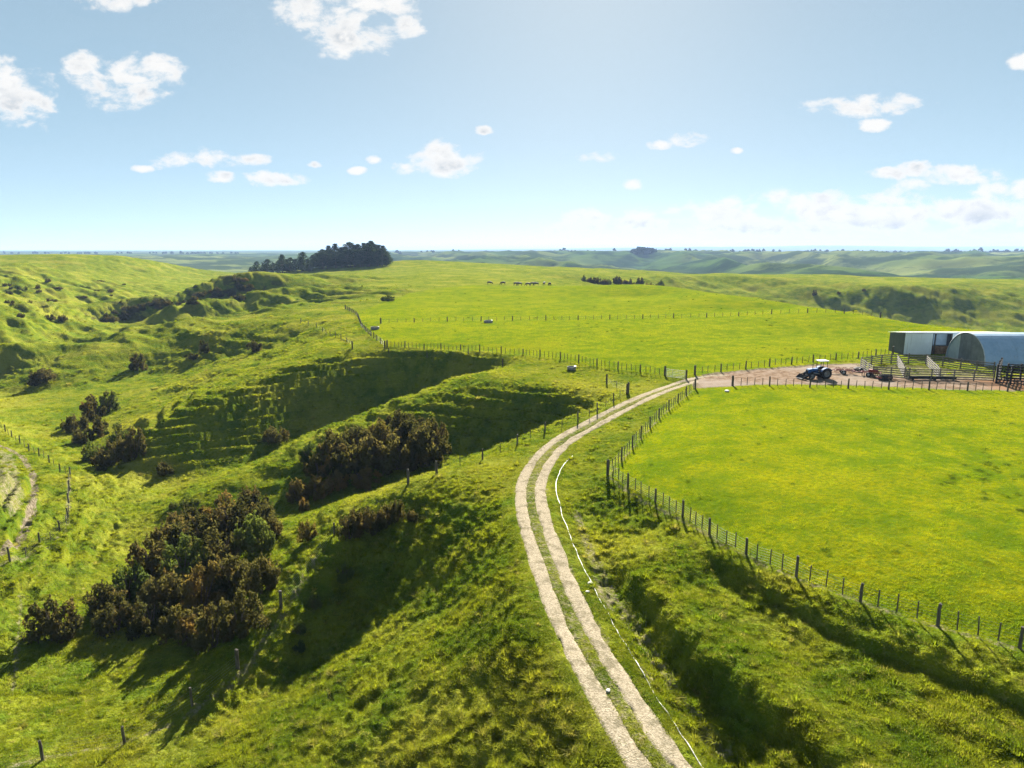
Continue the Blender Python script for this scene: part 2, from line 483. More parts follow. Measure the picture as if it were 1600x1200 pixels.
PAD_B = [pz(*p) for p in [(600, 538, -0.4), (690, 543, -0.4), (820, 552, -0.4), (950, 574, -0.4), (1060, 586, -0.3), (1110, 582, 0.1), (1345, 560, 0.4), (1720, 560, 0.5)]] + \
        [(260, 150), (160, 160)] + [pz(*p) for p in [(1600, 530, 1.2), (1380, 499, 1.3), (1200, 473, 0.9)]] + [(70, 310)] + [py_(*p) for p in [(900, 448, 320), (740, 446, 330), (640, 458, 282)]] + [pz(*p) for p in [(560, 488, 0.0), (565, 510, -0.2)]]
SCARS = [[pz(*p) for p in L] for L in (
    [(-10, 700, -9.8), (22, 706, -9.6), (36, 740, -9.0), (38, 790, -8.8), (25, 812, -8.9), (5, 810, -8.2), (-10, 760, -7.4)],
    [(926, 895, -3.0), (955, 905, -3.2), (972, 945, -3.2), (955, 970, -3.3), (930, 935, -2.9)],
    [(990, 1040, -3.1), (1018, 1050, -3.5), (1035, 1080, -3.6), (1010, 1078, -3.2)],
    [(1350, 574, 0.4), (1392, 569, 0.4), (1446, 571, 0.4), (1552, 585, 0.4), (1552, 592, 0.4), (1420, 589, 0.4), (1366, 585, 0.4)])]
# thin worn paths: sighting line and half width
PATHS = [([pz(*p) for p in [(0, 868, -8.9), (32, 838, -9.1), (48, 800, -9.2), (54, 762, -9.4), (50, 735, -9.5), (35, 712, -9.7), (15, 700, -9.9), (-30, 690, -10)]], 0.42),
         ([pz(*p) for p in [(0, 892, -9.2), (60, 856, -9.6), (103, 820, -9.9), (108, 745, -10.2)]], 0.30),
         ([pz(*p) for p in [(1600, 1017, -1.1), (1430, 970, -1.1), (1250, 907, -1.2), (1150, 862, -1.3), (1050, 800, -1.5), (985, 766, -1.7), (952, 745, -1.8)]], 0.28),
         ([pz(*p) for p in [(952, 742, -1.8), (990, 700, -1.4), (1032, 652, -0.9), (1084, 609, -0.2)]], 0.22),
         ([pz(*p) for p in [(20, 1200, -10.7), (100, 1183, -11.0), (180, 1168, -11.1), (240, 1145, -11.0), (300, 1114, -10.7), (372, 1050, -10.1), (440, 955, -8.8), (492, 870, -7.3)]], 0.30),
         ([pz(*p) for p in [(1150, 1200, -3.8), (1075, 1110, -3.7), (1015, 1020, -3.5), (965, 940, -3.3), (925, 870, -3.1), (900, 800, -2.9)]], 0.5),
         ([pz(*p) for p in [(35, 940, -11.2), (30, 1000, -11.3), (18, 1080, -11)]], 0.22)]


BANKS = [([pz(*p) for p in [(1110, 868, -1.8), (1150, 892, -1.8), (1240, 948, -1.8), (1330, 998, -1.8), (1420, 1030, -1.8), (1500, 1060, -1.85), (1600, 1108, -1.85), (1720, 1160, -1.9)]], 0.78, 0.26, 2.2),
         ([pz(*p) for p in [(950, 850, -2.6), (1000, 935, -2.7), (1050, 1003, -2.8), (1110, 1065, -2.8), (1190, 1132, -2.8), (1300, 1220, -2.8), (1400, 1300, -2.8)]], 1.0, 0.40, 2.2),
         ([pz(*p) for p in [(1010, 800, -1.9), (1080, 850, -1.9), (1150, 905, -1.95), (1220, 962, -2.0)]], 0.45, 0.30, 1.6),
         ([pz(*p) for p in [(1350, 1085, -2.1), (1450, 1120, -2.1), (1560, 1165, -2.1)]], 0.35, 0.35, 1.6)]


F_LINE = [py_(*p) for p in [(430, 431, 356), (367, 440, 340), (287, 462, 318), (200, 485, 296), (150, 505, 274)]]


def bank_steps(x, y):
    """earth steps: raised lip above, drop on the near side"""
    out = np.zeros(x.shape)
    sel = np.where((x > -5) & (x < 60) & (y > 8) & (y < 75))[0]
    if len(sel) == 0:
        return out
    X, Y = x[sel], y[sel]
    wob = 0.30 * fbm(X / 1.6, Y / 1.6, 3, 55)
    acc = np.zeros(len(sel))
    for L, drop, wd, fall in BANKS:
        best = np.full(len(sel), 1e9); sg = np.zeros(len(sel)); end = np.zeros(len(sel))
        n = len(L) - 1
        for i, (a, b) in enumerate(zip(L[:-1], L[1:])):
            ex, ey = b[0] - a[0], b[1] - a[1]; ll = math.hypot(ex, ey)
            tr = ((X - a[0]) * ex + (Y - a[1]) * ey) / (ll * ll)
            t_ = np.clip(tr, 0, 1)
            d = np.hypot(X - a[0] - t_ * ex, Y - a[1] - t_ * ey)
            cr = (ex * (Y - a[1]) - ey * (X - a[0])) / ll
            m = d < best
            best[m] = d[m]; sg[m] = -np.sign(cr[m])
            e = np.clip((t_ + i) / n, 0, 1)
            end[m] = e[m]
        sd = best * sg + wob
        acc += drop * (0.5 - sstep(-wd, wd, sd)) * np.exp(-np.abs(sd) / fall) * sstep(0.0, 0.12, end) * (0.75 + 0.5 * fbm(X / 4, Y / 4, 2, 56))
    out[sel] = acc
    return out


def in_view_rough(x, y):
    """0 on grazed paddock and track, 1 on rough gully land"""
    d = np.minimum(poly_sd(x, y, PAD_A), poly_sd(x, y, PAD_B))
    d = np.minimum(d, poly_sd(x, y, YARD))
    return sstep(-0.3, 1.6, d)


def land(x, y, full=False):
    """final ground level"""
    x = np.asarray(x, np.float64).ravel(); y = np.asarray(y, np.float64).ravel()
    r = np.sqrt(x * x + y * y)
    z, sl = macro(x, y)
    rough = in_view_rough(x, y)
    td = line_d(x, y, TRACK)
    calm = sstep(1.2, 3.2, td)
    rg = rough * calm
    lod = 1.0 / (1.0 + (r / 420.0) ** 2)
    # broad unevenness, slumps
    z = z + rg * (0.9 * fbm(x / 17, y / 17, 3, 3) * sstep(0.05, 0.35, sl)) + (1 - rough) * 0.10 * fbm(x / 14, y / 14, 3, 4)
    z = z + rg * (0.4 + 1.2 * sstep(-20, 60, x)) * fbm(x / 45, y / 45, 2, 8) * sstep(140, 280, r)
    sp = np.abs(fbm(x / 24 + 0.012 * y, y / 80, 3, 12))
    east = 0.30 + 0.70 * sstep(-20, 60, x)
    z = z + sstep(220, 380, r) * rg * (0.35 + sstep(0.03, 0.16, sl)) * east * (2.6 * (0.22 - sp) + 0.7 * fbm(x / 9, y / 14, 3, 14))
    z = z + sstep(85, 150, r) * rg * sstep(0.05, 0.2, sl) * 0.8 * fbm(x / 6.5, y / 8, 3, 15)
    # slips and runnels down the western valley side
    al, ac = 0.80 * x - 0.60 * y, 0.60 * x + 0.80 * y
    west = sstep(-10, -50, x) * sstep(185, 250, r) * sstep(560, 430, r) * sstep(0.02, 0.10, sl)
    west = 1.2 * west * sstep(8, 40, line_d(x, y, F_LINE))
    z = z + west * (3.0 * (0.20 - np.abs(fbm(al / 46, ac / 12, 3, 16))) + 1.1 * fbm(al / 14, ac / 5, 3, 17))
    # stock tracks stepping across the steep faces
    st = 0.95 + 0.5 * sstep(60, 200, r) - 0.30 * sstep(70, 45, r)
    qv = z / st + 0.9 * fbm(x / 16, y / 16, 2, 21)
    f = qv - np.floor(qv)
    ter = st * (sstep(0.30, 0.72, f) - f)
    z = z + ter * (1.30 - 0.15 * sstep(150, 220, r) - 0.95 * sstep(85, 55, r)) * rg * sstep(0.22, 0.48, sl)
    # hummocks
    hm = 0.45 - np.abs(fbm(x / 0.62, y / 0.62, 2, 31)) * 1.6          # rounded cushions with sharp gaps
    hmb = 0.45 - np.abs(fbm(x / 1.7, y / 1.7, 2, 39)) * 1.5
    hm2 = np.maximum(fbm(x / 3.0, y / 3.0, 2, 47), 0)
    z = z + rg * (0.33 * hm + 0.30 * hmb + 0.18 * hm2) * (0.45 + 0.55 * sstep(-0.3, 0.4, fbm(x / 16, y / 16, 2, 5))) * (0.35 + 0.65 * sstep(0.08, 0.4, sl))
    z = z + (1 - rough) * 0.025 * fbm(x / 0.9, y / 0.9, 2, 33)
    z = z + bank_steps(x, y) * rg
    # far country
    fw = sstep(640, 980, r)
    behind = sstep(40, -60, y)
    z = z * (1 - fw) + far_land(x, y) * fw
    z = z * (1 - behind * sstep(20, 60, r)) + (-2.0 + 1.5 * fbm(x / 80, y / 80, 3, 9)) * behind * sstep(20, 60, r)
    base = z
    # wheel ruts are let into the ground so that the gravel strips lie in them
    rut = sstep(0.62, 0.42, np.abs(td - 0.85))
    yd = poly_sd(x, y, YARD)
    z = z - 0.09 * rut * sstep(150, 120, r) - 0.08 * sstep(0.3, -0.9, yd)
    if full:
        return z, base, rough, td, sl, yd
    return z


def gz(x, y):
    return float(land(np.array([x]), np.array([y]))[0])


def sight(px, py, tmin=15.0, tmax=1500.0):
    """where a sighting meets the ground"""
    rx, rf, ru = ray(px, py)
    t = np.exp(np.linspace(math.log(tmin), math.log(tmax), 420))
    for _ in range(2):
        g = CAM_H + ru * t - macro(rx * t, rf * t)[0]
        k = np.argmax(g < 0) if (g < 0).any() else len(t) - 1
        k = max(k, 1)
        t = np.linspace(t[k - 1], t[k], 60)
    tt = t[30]
    return (rx * tt, rf * tt)


# ------------------------------------------------------------------ the ground sheet: one mesh, finer where it is near
def ground_mesh():
    dense = np.linspace(R(-47), R(47), 1000)
    rest = np.linspace(R(47), R(313), 110)[1:-1]
    ang = np.concatenate([dense, rest])
    rad = [2.0]
    while rad[-1] < 30000:
        r = rad[-1]
        k = 0.05 if r < 17 else 0.0052 if r < 150 else 0.0062 if r < 720 else 0.012 if r < 4000 else 0.05
        rad.append(r * (1 + k))
    rad = np.array(rad)
    na, nr = len(ang), len(rad)
    RR, AA = np.meshgrid(rad, ang, indexing='ij')
    X = (RR * np.sin(AA)).ravel(); Y = (RR * np.cos(AA)).ravel()
    Z, base, rough, td, sl, yd = land(X, Y, True)
    co = np.stack([X, Y, Z], 1).astype(np.float32)
    i = np.arange(nr - 1)[:, None] * na; j = np.arange(na)[None, :]; j2 = (j + 1) % na
    quads = np.stack([i + j, i + j2, i + na + j2, i + na + j], -1).reshape(-1, 4)[:, ::-1].astype(np.int32)
    me = bpy.data.meshes.new('ground')
    me.vertices.add(len(co)); me.vertices.foreach_set('co', co.ravel())
    me.loops.add(quads.size); me.loops.foreach_set('vertex_index', quads.ravel())
    me.polygons.add(len(quads))
    me.polygons.foreach_set('loop_start', np.arange(0, quads.size, 4, dtype=np.int32))
    me.polygons.foreach_set('loop_total', np.full(len(quads), 4, np.int32))
    me.polygons.foreach_set('use_smooth', np.ones(len(quads), bool))
    me.update(); me.validate()
    rr = np.sqrt(X * X + Y * Y)
    bare = np.zeros(len(X))
    near = rr < 320
    xn, yn = X[near], Y[near]
    b = np.zeros(len(xn))
    for S in SCARS:
        b = np.maximum(b, 0.56 * sstep(0.5, -0.5, poly_sd(xn, yn, S) + 0.6 * fbm(xn / 0.9, yn / 0.9, 3, 51)))
    for k_, (L, hw) in enumerate(PATHS):
        b = np.maximum(b, (1.0 if k_ == 0 else 0.55) * sstep(hw * 1.5, hw * 0.4, line_d(xn, yn, L) + 0.22 * fbm(xn / 0.8, yn / 0.8, 3, 52)))
    b = np.maximum(b, 0.52 * sstep(1.65, 1.15, td[near] + 0.4 * fbm(xn / 0.7, yn / 0.7, 3, 53)))
    b = np.maximum(b, sstep(1.2, -0.2, yd[near] + 0.8 * fbm(xn / 1.5, yn / 1.5, 3, 54)))
    bare[near] = b
    for nm, val in (('rough', rough), ('bare', bare), ('steep', np.clip(sl, 0, 2))):
        at = me.attributes.new(nm, 'FLOAT', 'POINT')
        at.data.foreach_set('value', val.astype(np.float32))
    return me


def new_mat(name):
    m = bpy.data.materials.new(name)
    m.use_nodes = True
    return m, NT(m.node_tree)


def grass_colour(t, pos, rough):
    """meadow colour by place: shared by the turf and the tufts standing in it"""
    big = t.noise(pos, 0.06, 5.0, 0.62)
    mid = t.noise(pos, 0.33, 4.0, 0.6)
    fine = t.noise(pos, 2.6, 4.0, 0.65)
    lush = t.mix(t.ramp(mid, 0.35, 0.68), (0.084, 0.122, 0.004), (0.168, 0.176, 0.004))
    lush = t.mix(t.ramp(big, 0.45, 0.70), lush, (0.180, 0.180, 0.005))
    lush = t.mix(t.m('MULTIPLY', t.ramp(fine, 0.60, 0.36), 0.6), lush, (0.060, 0.105, 0.008))
    wild = t.mix(t.ramp(mid, 0.34, 0.66), (0.068, 0.104, 0.008), (0.145, 0.160, 0.012))
    wild = t.mix(t.ramp(big, 0.46, 0.66), wild, (0.180, 0.180, 0.022))
    wild = t.mix(t.m('MULTIPLY', t.ramp(fine, 0.56, 0.74), 0.6), wild, (0.25, 0.205, 0.060))
    wild = t.mix(t.m('MULTIPLY', t.ramp(fine, 0.47, 0.30), 0.6), wild, (0.055, 0.082, 0.008))
    return t.mix(rough, lush, wild)


mt, t = new_mat('turf')
geo = t.n('ShaderNodeNewGeometry')
pos = geo.outputs['Position']
a_r = t.n('ShaderNodeAttribute', attribute_name='rough').outputs['Fac']
a_b = t.n('ShaderNodeAttribute', attribute_name='bare').outputs['Fac']
a_s = t.n('ShaderNodeAttribute', attribute_name='steep').outputs['Fac']
dist = t.vm('LENGTH', pos)
col = grass_colour(t, pos, a_r)
# dark pockets in the far country: scrub plus slope shade painted in; fields between
fn = t.noise(pos, 0.0075, 7.0, 0.65)
fn2 = t.noise(pos, 0.0017, 3.0, 0.5)
farw = t.ramp(dist, 600.0, 1100.0)
bush = t.m('MULTIPLY', t.ramp(fn, 0.44, 0.54), farw)
field = t.mix(t.ramp(fn2, 0.42, 0.60), (0.050, 0.085, 0.020), (0.125, 0.145, 0.040))
col = t.mix(farw, col, field)
col = t.mix(t.m('MULTIPLY', bush, 0.85), col, (0.018, 0.034, 0.014))
# scrubby, browner patches on the mid-distance slopes
sn = t.noise(pos, 0.11, 5.0, 0.65)
scr = t.m('MULTIPLY', t.m('MULTIPLY', t.ramp(sn, 0.52, 0.62), t.ramp(a_s, 0.25, 0.5)), t.m('MULTIPLY', t.ramp(dist, 150.0, 260.0), a_r))
sxp = t.n('ShaderNodeSeparateXYZ', ins={0: pos})
col = t.mix(t.m('MULTIPLY', scr, t.ramp(sxp.outputs[0], -60.0, -130.0, 0.42, 0.85)), col, (0.055, 0.052, 0.020))
soil_n = t.noise(pos, 3.5, 5.0, 0.65)
soil = t.mix(t.ramp(soil_n, 0.35, 0.65), (0.085, 0.066, 0.040), (0.21, 0.175, 0.12))
col = t.mix(t.ramp(t.m('ADD', a_b, t.m('MULTIPLY', t.m('SUBTRACT', soil_n, 0.5), 0.8)), 0.35, 0.75), col, soil)
b1 = t.noise(pos, 1.3, 6.0, 0.68)
b2 = t.noise(pos, 7.0, 3.0, 0.6)
hgt = t.m('ADD', t.m('MULTIPLY', b1, 0.30), t.m('MULTIPLY', b2, 0.10))
hs = t.m('MULTIPLY', t.m('ADD', 0.5, t.m('MULTIPLY', a_r, 0.6)), t.ramp(dist, 700.0, 150.0, 0.35, 1.0))
bmp = t.n('ShaderNodeBump', ins={'Strength': hs, 'Distance': 1.0, 'Height': hgt})
pr = t.n('ShaderNodeBsdfDiffuse', ins={'Color': col, 'Roughness': 0.0, 'Normal': bmp.outputs[0]})
t.n('ShaderNodeOutputMaterial', ins={0: pr})
ground = bpy.data.objects.new('ground', ground_mesh())
ground.data.materials.append(mt)
ground['kind'] = 'structure'
COL.objects.link(ground)

# ------------------------------------------------------------------ mesh and object helpers
class MB:
    """collects shapes for one mesh"""
    def __init__(self):
        self.v = []; self.f = []

    def add(self, vs, fs):
        k = len(self.v)
        self.v += [tuple(p) for p in vs]
        self.f += [tuple(i + k for i in q) for q in fs]
        return self

    def box(self, c, s, rz=0.0, rx=0.0, ry=0.0, bev=0.0):
        m = Matrix.Translation(c) @ Euler((rx, ry, rz)).to_matrix().to_4x4()
        hx, hy, hz = s[0] / 2, s[1] / 2, s[2] / 2
        if bev <= 0:
            vs = [m @ Vector((a * hx, b * hy, d * hz)) for a in (-1, 1) for b in (-1, 1) for d in (-1, 1)]
            fs = [(0, 1, 3, 2), (4, 6, 7, 5), (0, 4, 5, 1), (2, 3, 7, 6), (0, 2, 6, 4), (1, 5, 7, 3)]
            return self.add(vs, fs)
        e = min(bev, hx * 0.9, hy * 0.9, hz * 0.9)
        bm = bmesh.new(); bmesh.ops.create_cube(bm, size=1.0)
        for q in bm.verts:
            q.co = Vector((q.co.x * 2 * hx, q.co.y * 2 * hy, q.co.z * 2 * hz))
        bmesh.ops.bevel(bm, geom=bm.edges[:], offset=e, segments=2, affect='EDGES')
        bm.verts.ensure_lookup_table()
        vs = [m @ q.co for q in bm.verts]; fs = [[q.index for q in p.verts] for p in bm.faces]
        bm.free()
        return self.add(vs, fs)

    def tube(self, pts, r, n=8, caps=True):
        pts = [Vector(p) for p in pts]
        rr = r if isinstance(r, (list, tuple)) else [r] * len(pts)
        vs = []; fs = []
        for i, p in enumerate(pts):
            d = (pts[min(i + 1, len(pts) - 1)] - pts[max(i - 1, 0)]).normalized()
            a = d.cross(Vector((0, 0, 1)) if abs(d.z) < 0.95 else Vector((1, 0, 0))).normalized()
            b = d.cross(a)
            for k in range(n):
                w_ = 2 * math.pi * k / n
                vs.append(p + (a * math.cos(w_) + b * math.sin(w_)) * rr[i])
        for i in range(len(pts) - 1):
            for k in range(n):
                k2 = (k + 1) % n
                fs.append((i * n + k, i * n + k2, (i + 1) * n + k2, (i + 1) * n + k))
        if caps:
            fs.append(tuple(range(n))[::-1]); fs.append(tuple(range((len(pts) - 1) * n, len(pts) * n)))
        return self.add(vs, fs)

    def lathe(self, prof, axis='Z', c=(0, 0, 0), n=20):
        """prof: list of (radius, height along axis)"""
        vs = []; fs = []
        for (r, h) in prof:
            for k in range(n):
                w_ = 2 * math.pi * k / n
                a, b = r * math.cos(w_), r * math.sin(w_)
                p = (a, b, h) if axis == 'Z' else (a, h, b) if axis == 'Y' else (h, a, b)
                vs.append((p[0] + c[0], p[1] + c[1], p[2] + c[2]))
        m = len(prof)
        for i in range(m - 1):
            for k in range(n):
                k2 = (k + 1) % n
                fs.append((i * n + k, i * n + k2, (i + 1) * n + k2, (i + 1) * n + k))
        return self.add(vs, fs)

    def prism(self, prof, y0, y1):
        """profile in x,z extruded along y"""
        n = len(prof)
        vs = [(p[0], y0, p[1]) for p in prof] + [(p[0], y1, p[1]) for p in prof]
        fs = [(i, (i + 1) % n, n + (i + 1) % n, n + i) for i in range(n)] + [tuple(range(n))[::-1], tuple(range(n, 2 * n))]
        return self.add(vs, fs)

    def mesh(self, name, mats, smooth=False):
        me = bpy.data.meshes.new(name)
        me.from_pydata(self.v, [], self.f)
        bm = bmesh.new(); bm.from_mesh(me)
        bmesh.ops.recalc_face_normals(bm, faces=bm.faces[:])
        bm.to_mesh(me); bm.free()
        for m in (mats if isinstance(mats, (list, tuple)) else [mats]):
            me.materials.append(m)
        if smooth:
            me.polygons.foreach_set('use_smooth', [True] * len(me.polygons))
        return me


def link(name, me, parent=None, loc=(0, 0, 0), rot=(0, 0, 0), scale=(1, 1, 1)):
    o = bpy.data.objects.new(name, me)
    o.location = loc; o.rotation_euler = rot; o.scale = scale
    if parent is not None:
        o.parent = parent
    COL.objects.link(o)
    return o


def tag(o, label=None, cat=None, group=None, kind=None):
    for k, v_ in (('label', label), ('category', cat), ('group', group), ('kind', kind)):
        if v_:
            o[k] = v_
    return o


def thing(name, label, cat, loc=(0, 0, 0), rz=0.0, group=None):
    return tag(link(name, None, None, loc, (0, 0, rz)), label, cat, group)


def simple_mat(name, c1, c2, scale=4.0, rough=0.7, bump=0.2, spec=0.3, metal=0.0, stretch=(1, 1, 1), dirt=None):
    m, t = new_mat(name)
    pos = t.vm('MULTIPLY', t.n('ShaderNodeNewGeometry').outputs['Position'], stretch)
    nz = t.noise(pos, scale, 5.0, 0.62)
    c = t.mix(t.ramp(nz, 0.32, 0.68), c1, c2)
    if dirt:
        c = t.mix(t.m('MULTIPLY', t.ramp(t.noise(pos, scale * 0.35, 6.0, 0.7), 0.5, 0.66), 0.7), c, dirt)
    b = t.n('ShaderNodeBump', ins={'Strength': bump, 'Distance': 0.02, 'Height': nz})
    p = t.n('ShaderNodeBsdfPrincipled', ins={'Base Color': c, 'Roughness': rough, 'Specular IOR Level': spec, 'Metallic': metal, 'Normal': b.outputs[0]})
    t.n('ShaderNodeOutputMaterial', ins={0: p})
    return m


def leaf_mat(name, c1, c2, c3, trans=0.45, place=False):
    """leaves and blades: light passes through them"""
    m, t = new_mat(name)
    rnd = t.n('ShaderNodeObjectInfo').outputs['Random']
    pos = t.n('ShaderNodeNewGeometry').outputs['Position']
    nz = t.noise(pos, 1.6, 3.0, 0.6)
    c = t.mix(t.ramp(t.m('ADD', t.m('MULTIPLY', rnd, 0.5), t.m('MULTIPLY', nz, 0.5)), 0.3, 0.7), c1, c2)
    c = t.mix(t.ramp(t.noise(pos, 0.5, 2.0, 0.5), 0.50, 0.66), c, c3)
    d = t.n('ShaderNodeBsdfDiffuse', ins={'Color': c})
    tr = t.n('ShaderNodeBsdfTranslucent', ins={'Color': t.mix(1.0, c, (1.25, 1.2, 0.7), 'MULTIPLY')})
    mx = t.n('ShaderNodeMixShader', ins={0: trans, 1: d, 2: tr})
    t.n('ShaderNodeOutputMaterial', ins={0: mx})
    return m


M = {}
M['wood'] = simple_mat('weathered_wood', (0.055, 0.046, 0.036), (0.13, 0.112, 0.09), 9.0, 0.85, 0.5, 0.15, stretch=(1, 1, 0.15))
M['dark_wood'] = simple_mat('tarred_wood', (0.012, 0.012, 0.012), (0.04, 0.036, 0.032), 7.0, 0.8, 0.4, 0.2)
M['wire'] = simple_mat('galvanised_wire', (0.30, 0.30, 0.29), (0.45, 0.45, 0.43), 8.0, 0.45, 0.0, 0.5, 0.6)
M['pipe'] = simple_mat('white_pipe', (0.36, 0.34, 0.29), (0.62, 0.60, 0.55), 2.2, 0.5, 0.1, 0.3, dirt=(0.35, 0.29, 0.2))
M['galv'] = simple_mat('galvanised_steel', (0.38, 0.40, 0.41), (0.55, 0.56, 0.57), 3.0, 0.5, 0.1, 0.5, 0.3)

# ------------------------------------------------------------------ gravel wheel tracks and the earth yard
mt, t = new_mat('gravel')
pos = t.n('ShaderNodeNewGeometry').outputs['Position']
g1 = t.noise(pos, 9.0, 6.0, 0.72); g2 = t.noise(pos, 1.1, 6.0, 0.68)
vor = t.n('ShaderNodeTexVoronoi', ins={'Vector': pos, 'Scale': 14.0})
c = t.mix(t.ramp(g1, 0.32, 0.68), (0.180, 0.145, 0.094), (0.37, 0.315, 0.225))
c = t.mix(t.m('MULTIPLY', t.ramp(g2, 0.47, 0.64), 0.7), c, (0.115, 0.098, 0.058))
c = t.mix(t.m('MULTIPLY', t.ramp(vor.outputs['Distance'], 0.35, 0.1), 0.35), c, (0.40, 0.36, 0.29))
b = t.n('ShaderNodeBump', ins={'Strength': 0.8, 'Distance': 0.04, 'Height': t.m('ADD', g1, t.m('MULTIPLY', vor.outputs['Distance'], -0.6))})
t.n('ShaderNodeOutputMaterial', ins={0: t.n('ShaderNodeBsdfDiffuse', ins={'Color': c, 'Roughness': 0.0, 'Normal': b.outputs[0]})})
M['gravel'] = mt
mt, t = new_mat('yard_earth')
pos = t.n('ShaderNodeNewGeometry').outputs['Position']
g1 = t.noise(pos, 1.2, 6.0, 0.68); g2 = t.noise(pos, 0.12, 4.0, 0.6)
sx = t.n('ShaderNodeSeparateXYZ', ins={0: pos})
c = t.mix(t.ramp(g1, 0.34, 0.66), (0.11, 0.070, 0.042), (0.23, 0.17, 0.125))
c = t.mix(t.m('MULTIPLY', t.ramp(g2, 0.42, 0.60), 0.85), c, (0.22, 0.18, 0.145))
c = t.mix(t.m('MULTIPLY', t.ramp(t.m('ADD', sx.outputs[0], t.m('MULTIPLY', g2, 14.0)), 66.0, 74.0), 0.8), c, (0.19, 0.092, 0.040))
b = t.n('ShaderNodeBump', ins={'Strength': 0.6, 'Distance': 0.1, 'Height': g1})
t.n('ShaderNodeOutputMaterial', ins={0: t.n('ShaderNodeBsdfDiffuse', ins={'Color': c, 'Roughness': 0.0, 'Normal': b.outputs[0]})})
M['earth'] = mt

tr = np.array(TRACK)[:, :2]
seg = np.linalg.norm(np.diff(tr, axis=0), axis=1)
cum = np.concatenate([[0], np.cumsum(seg)])
ss = np.arange(0, cum[-1], 0.22)
cx_ = np.interp(ss, cum, tr[:, 0]); cy_ = np.interp(ss, cum, tr[:, 1])
for _ in range(3):
    cx_[1:-1] = (cx_[:-2] + 2 * cx_[1:-1] + cx_[2:]) / 4; cy_[1:-1] = (cy_[:-2] + 2 * cy_[1:-1] + cy_[2:]) / 4
tx = np.gradient(cx_); ty = np.gradient(cy_)
ln = np.sqrt(tx * tx + ty * ty); nx_, ny_ = ty / ln, -tx / ln
mb = MB()
cols = np.array([-1.0, -0.72, -0.4, 0.0, 0.4, 0.72, 1.0])
for side in (-1, 1):
    wob = 0.10 * fbm(ss / 6, ss * 0 + side * 9, 3, 61)
    wd = 0.60 + 0.30 * fbm(ss / 2.2, ss * 0 + side * 5, 4, 62) + 0.12 * sstep(78, 92, np.interp(ss, ss, cy_))
    off = (side * 0.85 + wob)[:, None] + wd[:, None] * cols[None, :]
    jit = 0.20 * fbm(ss[:, None] / 0.35 + cols[None, :] * 0, cols[None, :] * 7 + ss[:, None] * 0 + side, 2, 63)
    off = off + jit * (np.abs(cols) > 0.9)[None, :]
    X = cx_[:, None] + nx_[:, None] * off; Y = cy_[:, None] + ny_[:, None] * off
    Zb = land(X.ravel(), Y.ravel(), True)[1].reshape(X.shape)
    Z = Zb - np.array([0.14, 0.035, 0.030, 0.040, 0.030, 0.035, 0.14])[None, :] + 0.012 * fbm(X / 0.3, Y / 0.3, 2, 64)
    n0, n1 = X.shape
    vs = np.stack([X, Y, Z], -1).reshape(-1, 3).tolist()
    fs = [(i * n1 + j, i * n1 + j + 1, (i + 1) * n1 + j + 1, (i + 1) * n1 + j) for i in range(n0 - 1) for j in range(n1 - 1)]
    mb.add(vs, fs)
o = link('farm_track', mb.mesh('farm_track', M['gravel'], True)); tag(o, kind='structure')

ya = np.array([p[:2] for p in YARD])
gx0, gy0 = ya.min(0) - 1; gx1, gy1 = ya.max(0) + 1
xs = np.arange(gx0, gx1, 0.55); ys = np.arange(gy0, gy1, 0.55)
X, Y = np.meshgrid(xs, ys, indexing='ij')
_, Zb, _, _, _, sdv = land(X.ravel(), Y.ravel(), True)
sdv = sdv + 0.9 * fbm(X.ravel() / 2.2, Y.ravel() / 2.2, 4, 65)
Zs = Zb - 0.03 - 0.14 * sstep(-0.7, 0.3, sdv) + 0.03 * fbm(X.ravel() / 1.3, Y.ravel() / 1.3, 3, 66)
keep = (sdv < 0.8).reshape(X.shape)
idx = np.arange(X.size).reshape(X.shape)
fs = []
for i in range(X.shape[0] - 1):
    for j in range(X.shape[1] - 1):
        if keep[i, j] and keep[i + 1, j] and keep[i, j + 1] and keep[i + 1, j + 1]:
            fs.append((int(idx[i, j]), int(idx[i + 1, j]), int(idx[i + 1, j + 1]), int(idx[i, j + 1])))
mb = MB(); mb.add(np.stack([X.ravel(), Y.ravel(), Zs], 1).tolist(), fs)
o = link('yard_ground', mb.mesh('yard_ground', M['earth'], True)); tag(o, kind='structure')

# white water pipe laid along the track edge
pp = catmull([pz(*p) for p in [(1150, 1290, -3.15), (1098, 1200, -3.1), (1040, 1110, -3.0), (985, 1020, -2.9), (940, 940, -2.8), (905, 870, -2.7), (878, 800, -2.6), (868, 760, -2.5), (880, 728, -2.3), (895, 712, -2.1)]], 14)
px_ = np.array([p[0] for p in pp]); py2 = np.array([p[1] for p in pp])
px_ = px_ + 0.10 * fbm(py2 / 1.3, px_ * 0, 3, 71)
zz = land(px_, py2) + 0.01 + 0.09 * np.maximum(0, fbm(py2 / 2, px_ * 0, 2, 72))
mb = MB(); mb.tube(np.stack([px_, py2, zz], 1).tolist(), 0.030, 6)
tag(link('water_pipe', mb.mesh('water_pipe', M['pipe'], True)), 'thin white water pipe lying beside the gravel track above the rough bank', 'pipe')

# ------------------------------------------------------------------ grass
rng = np.random.default_rng(7)


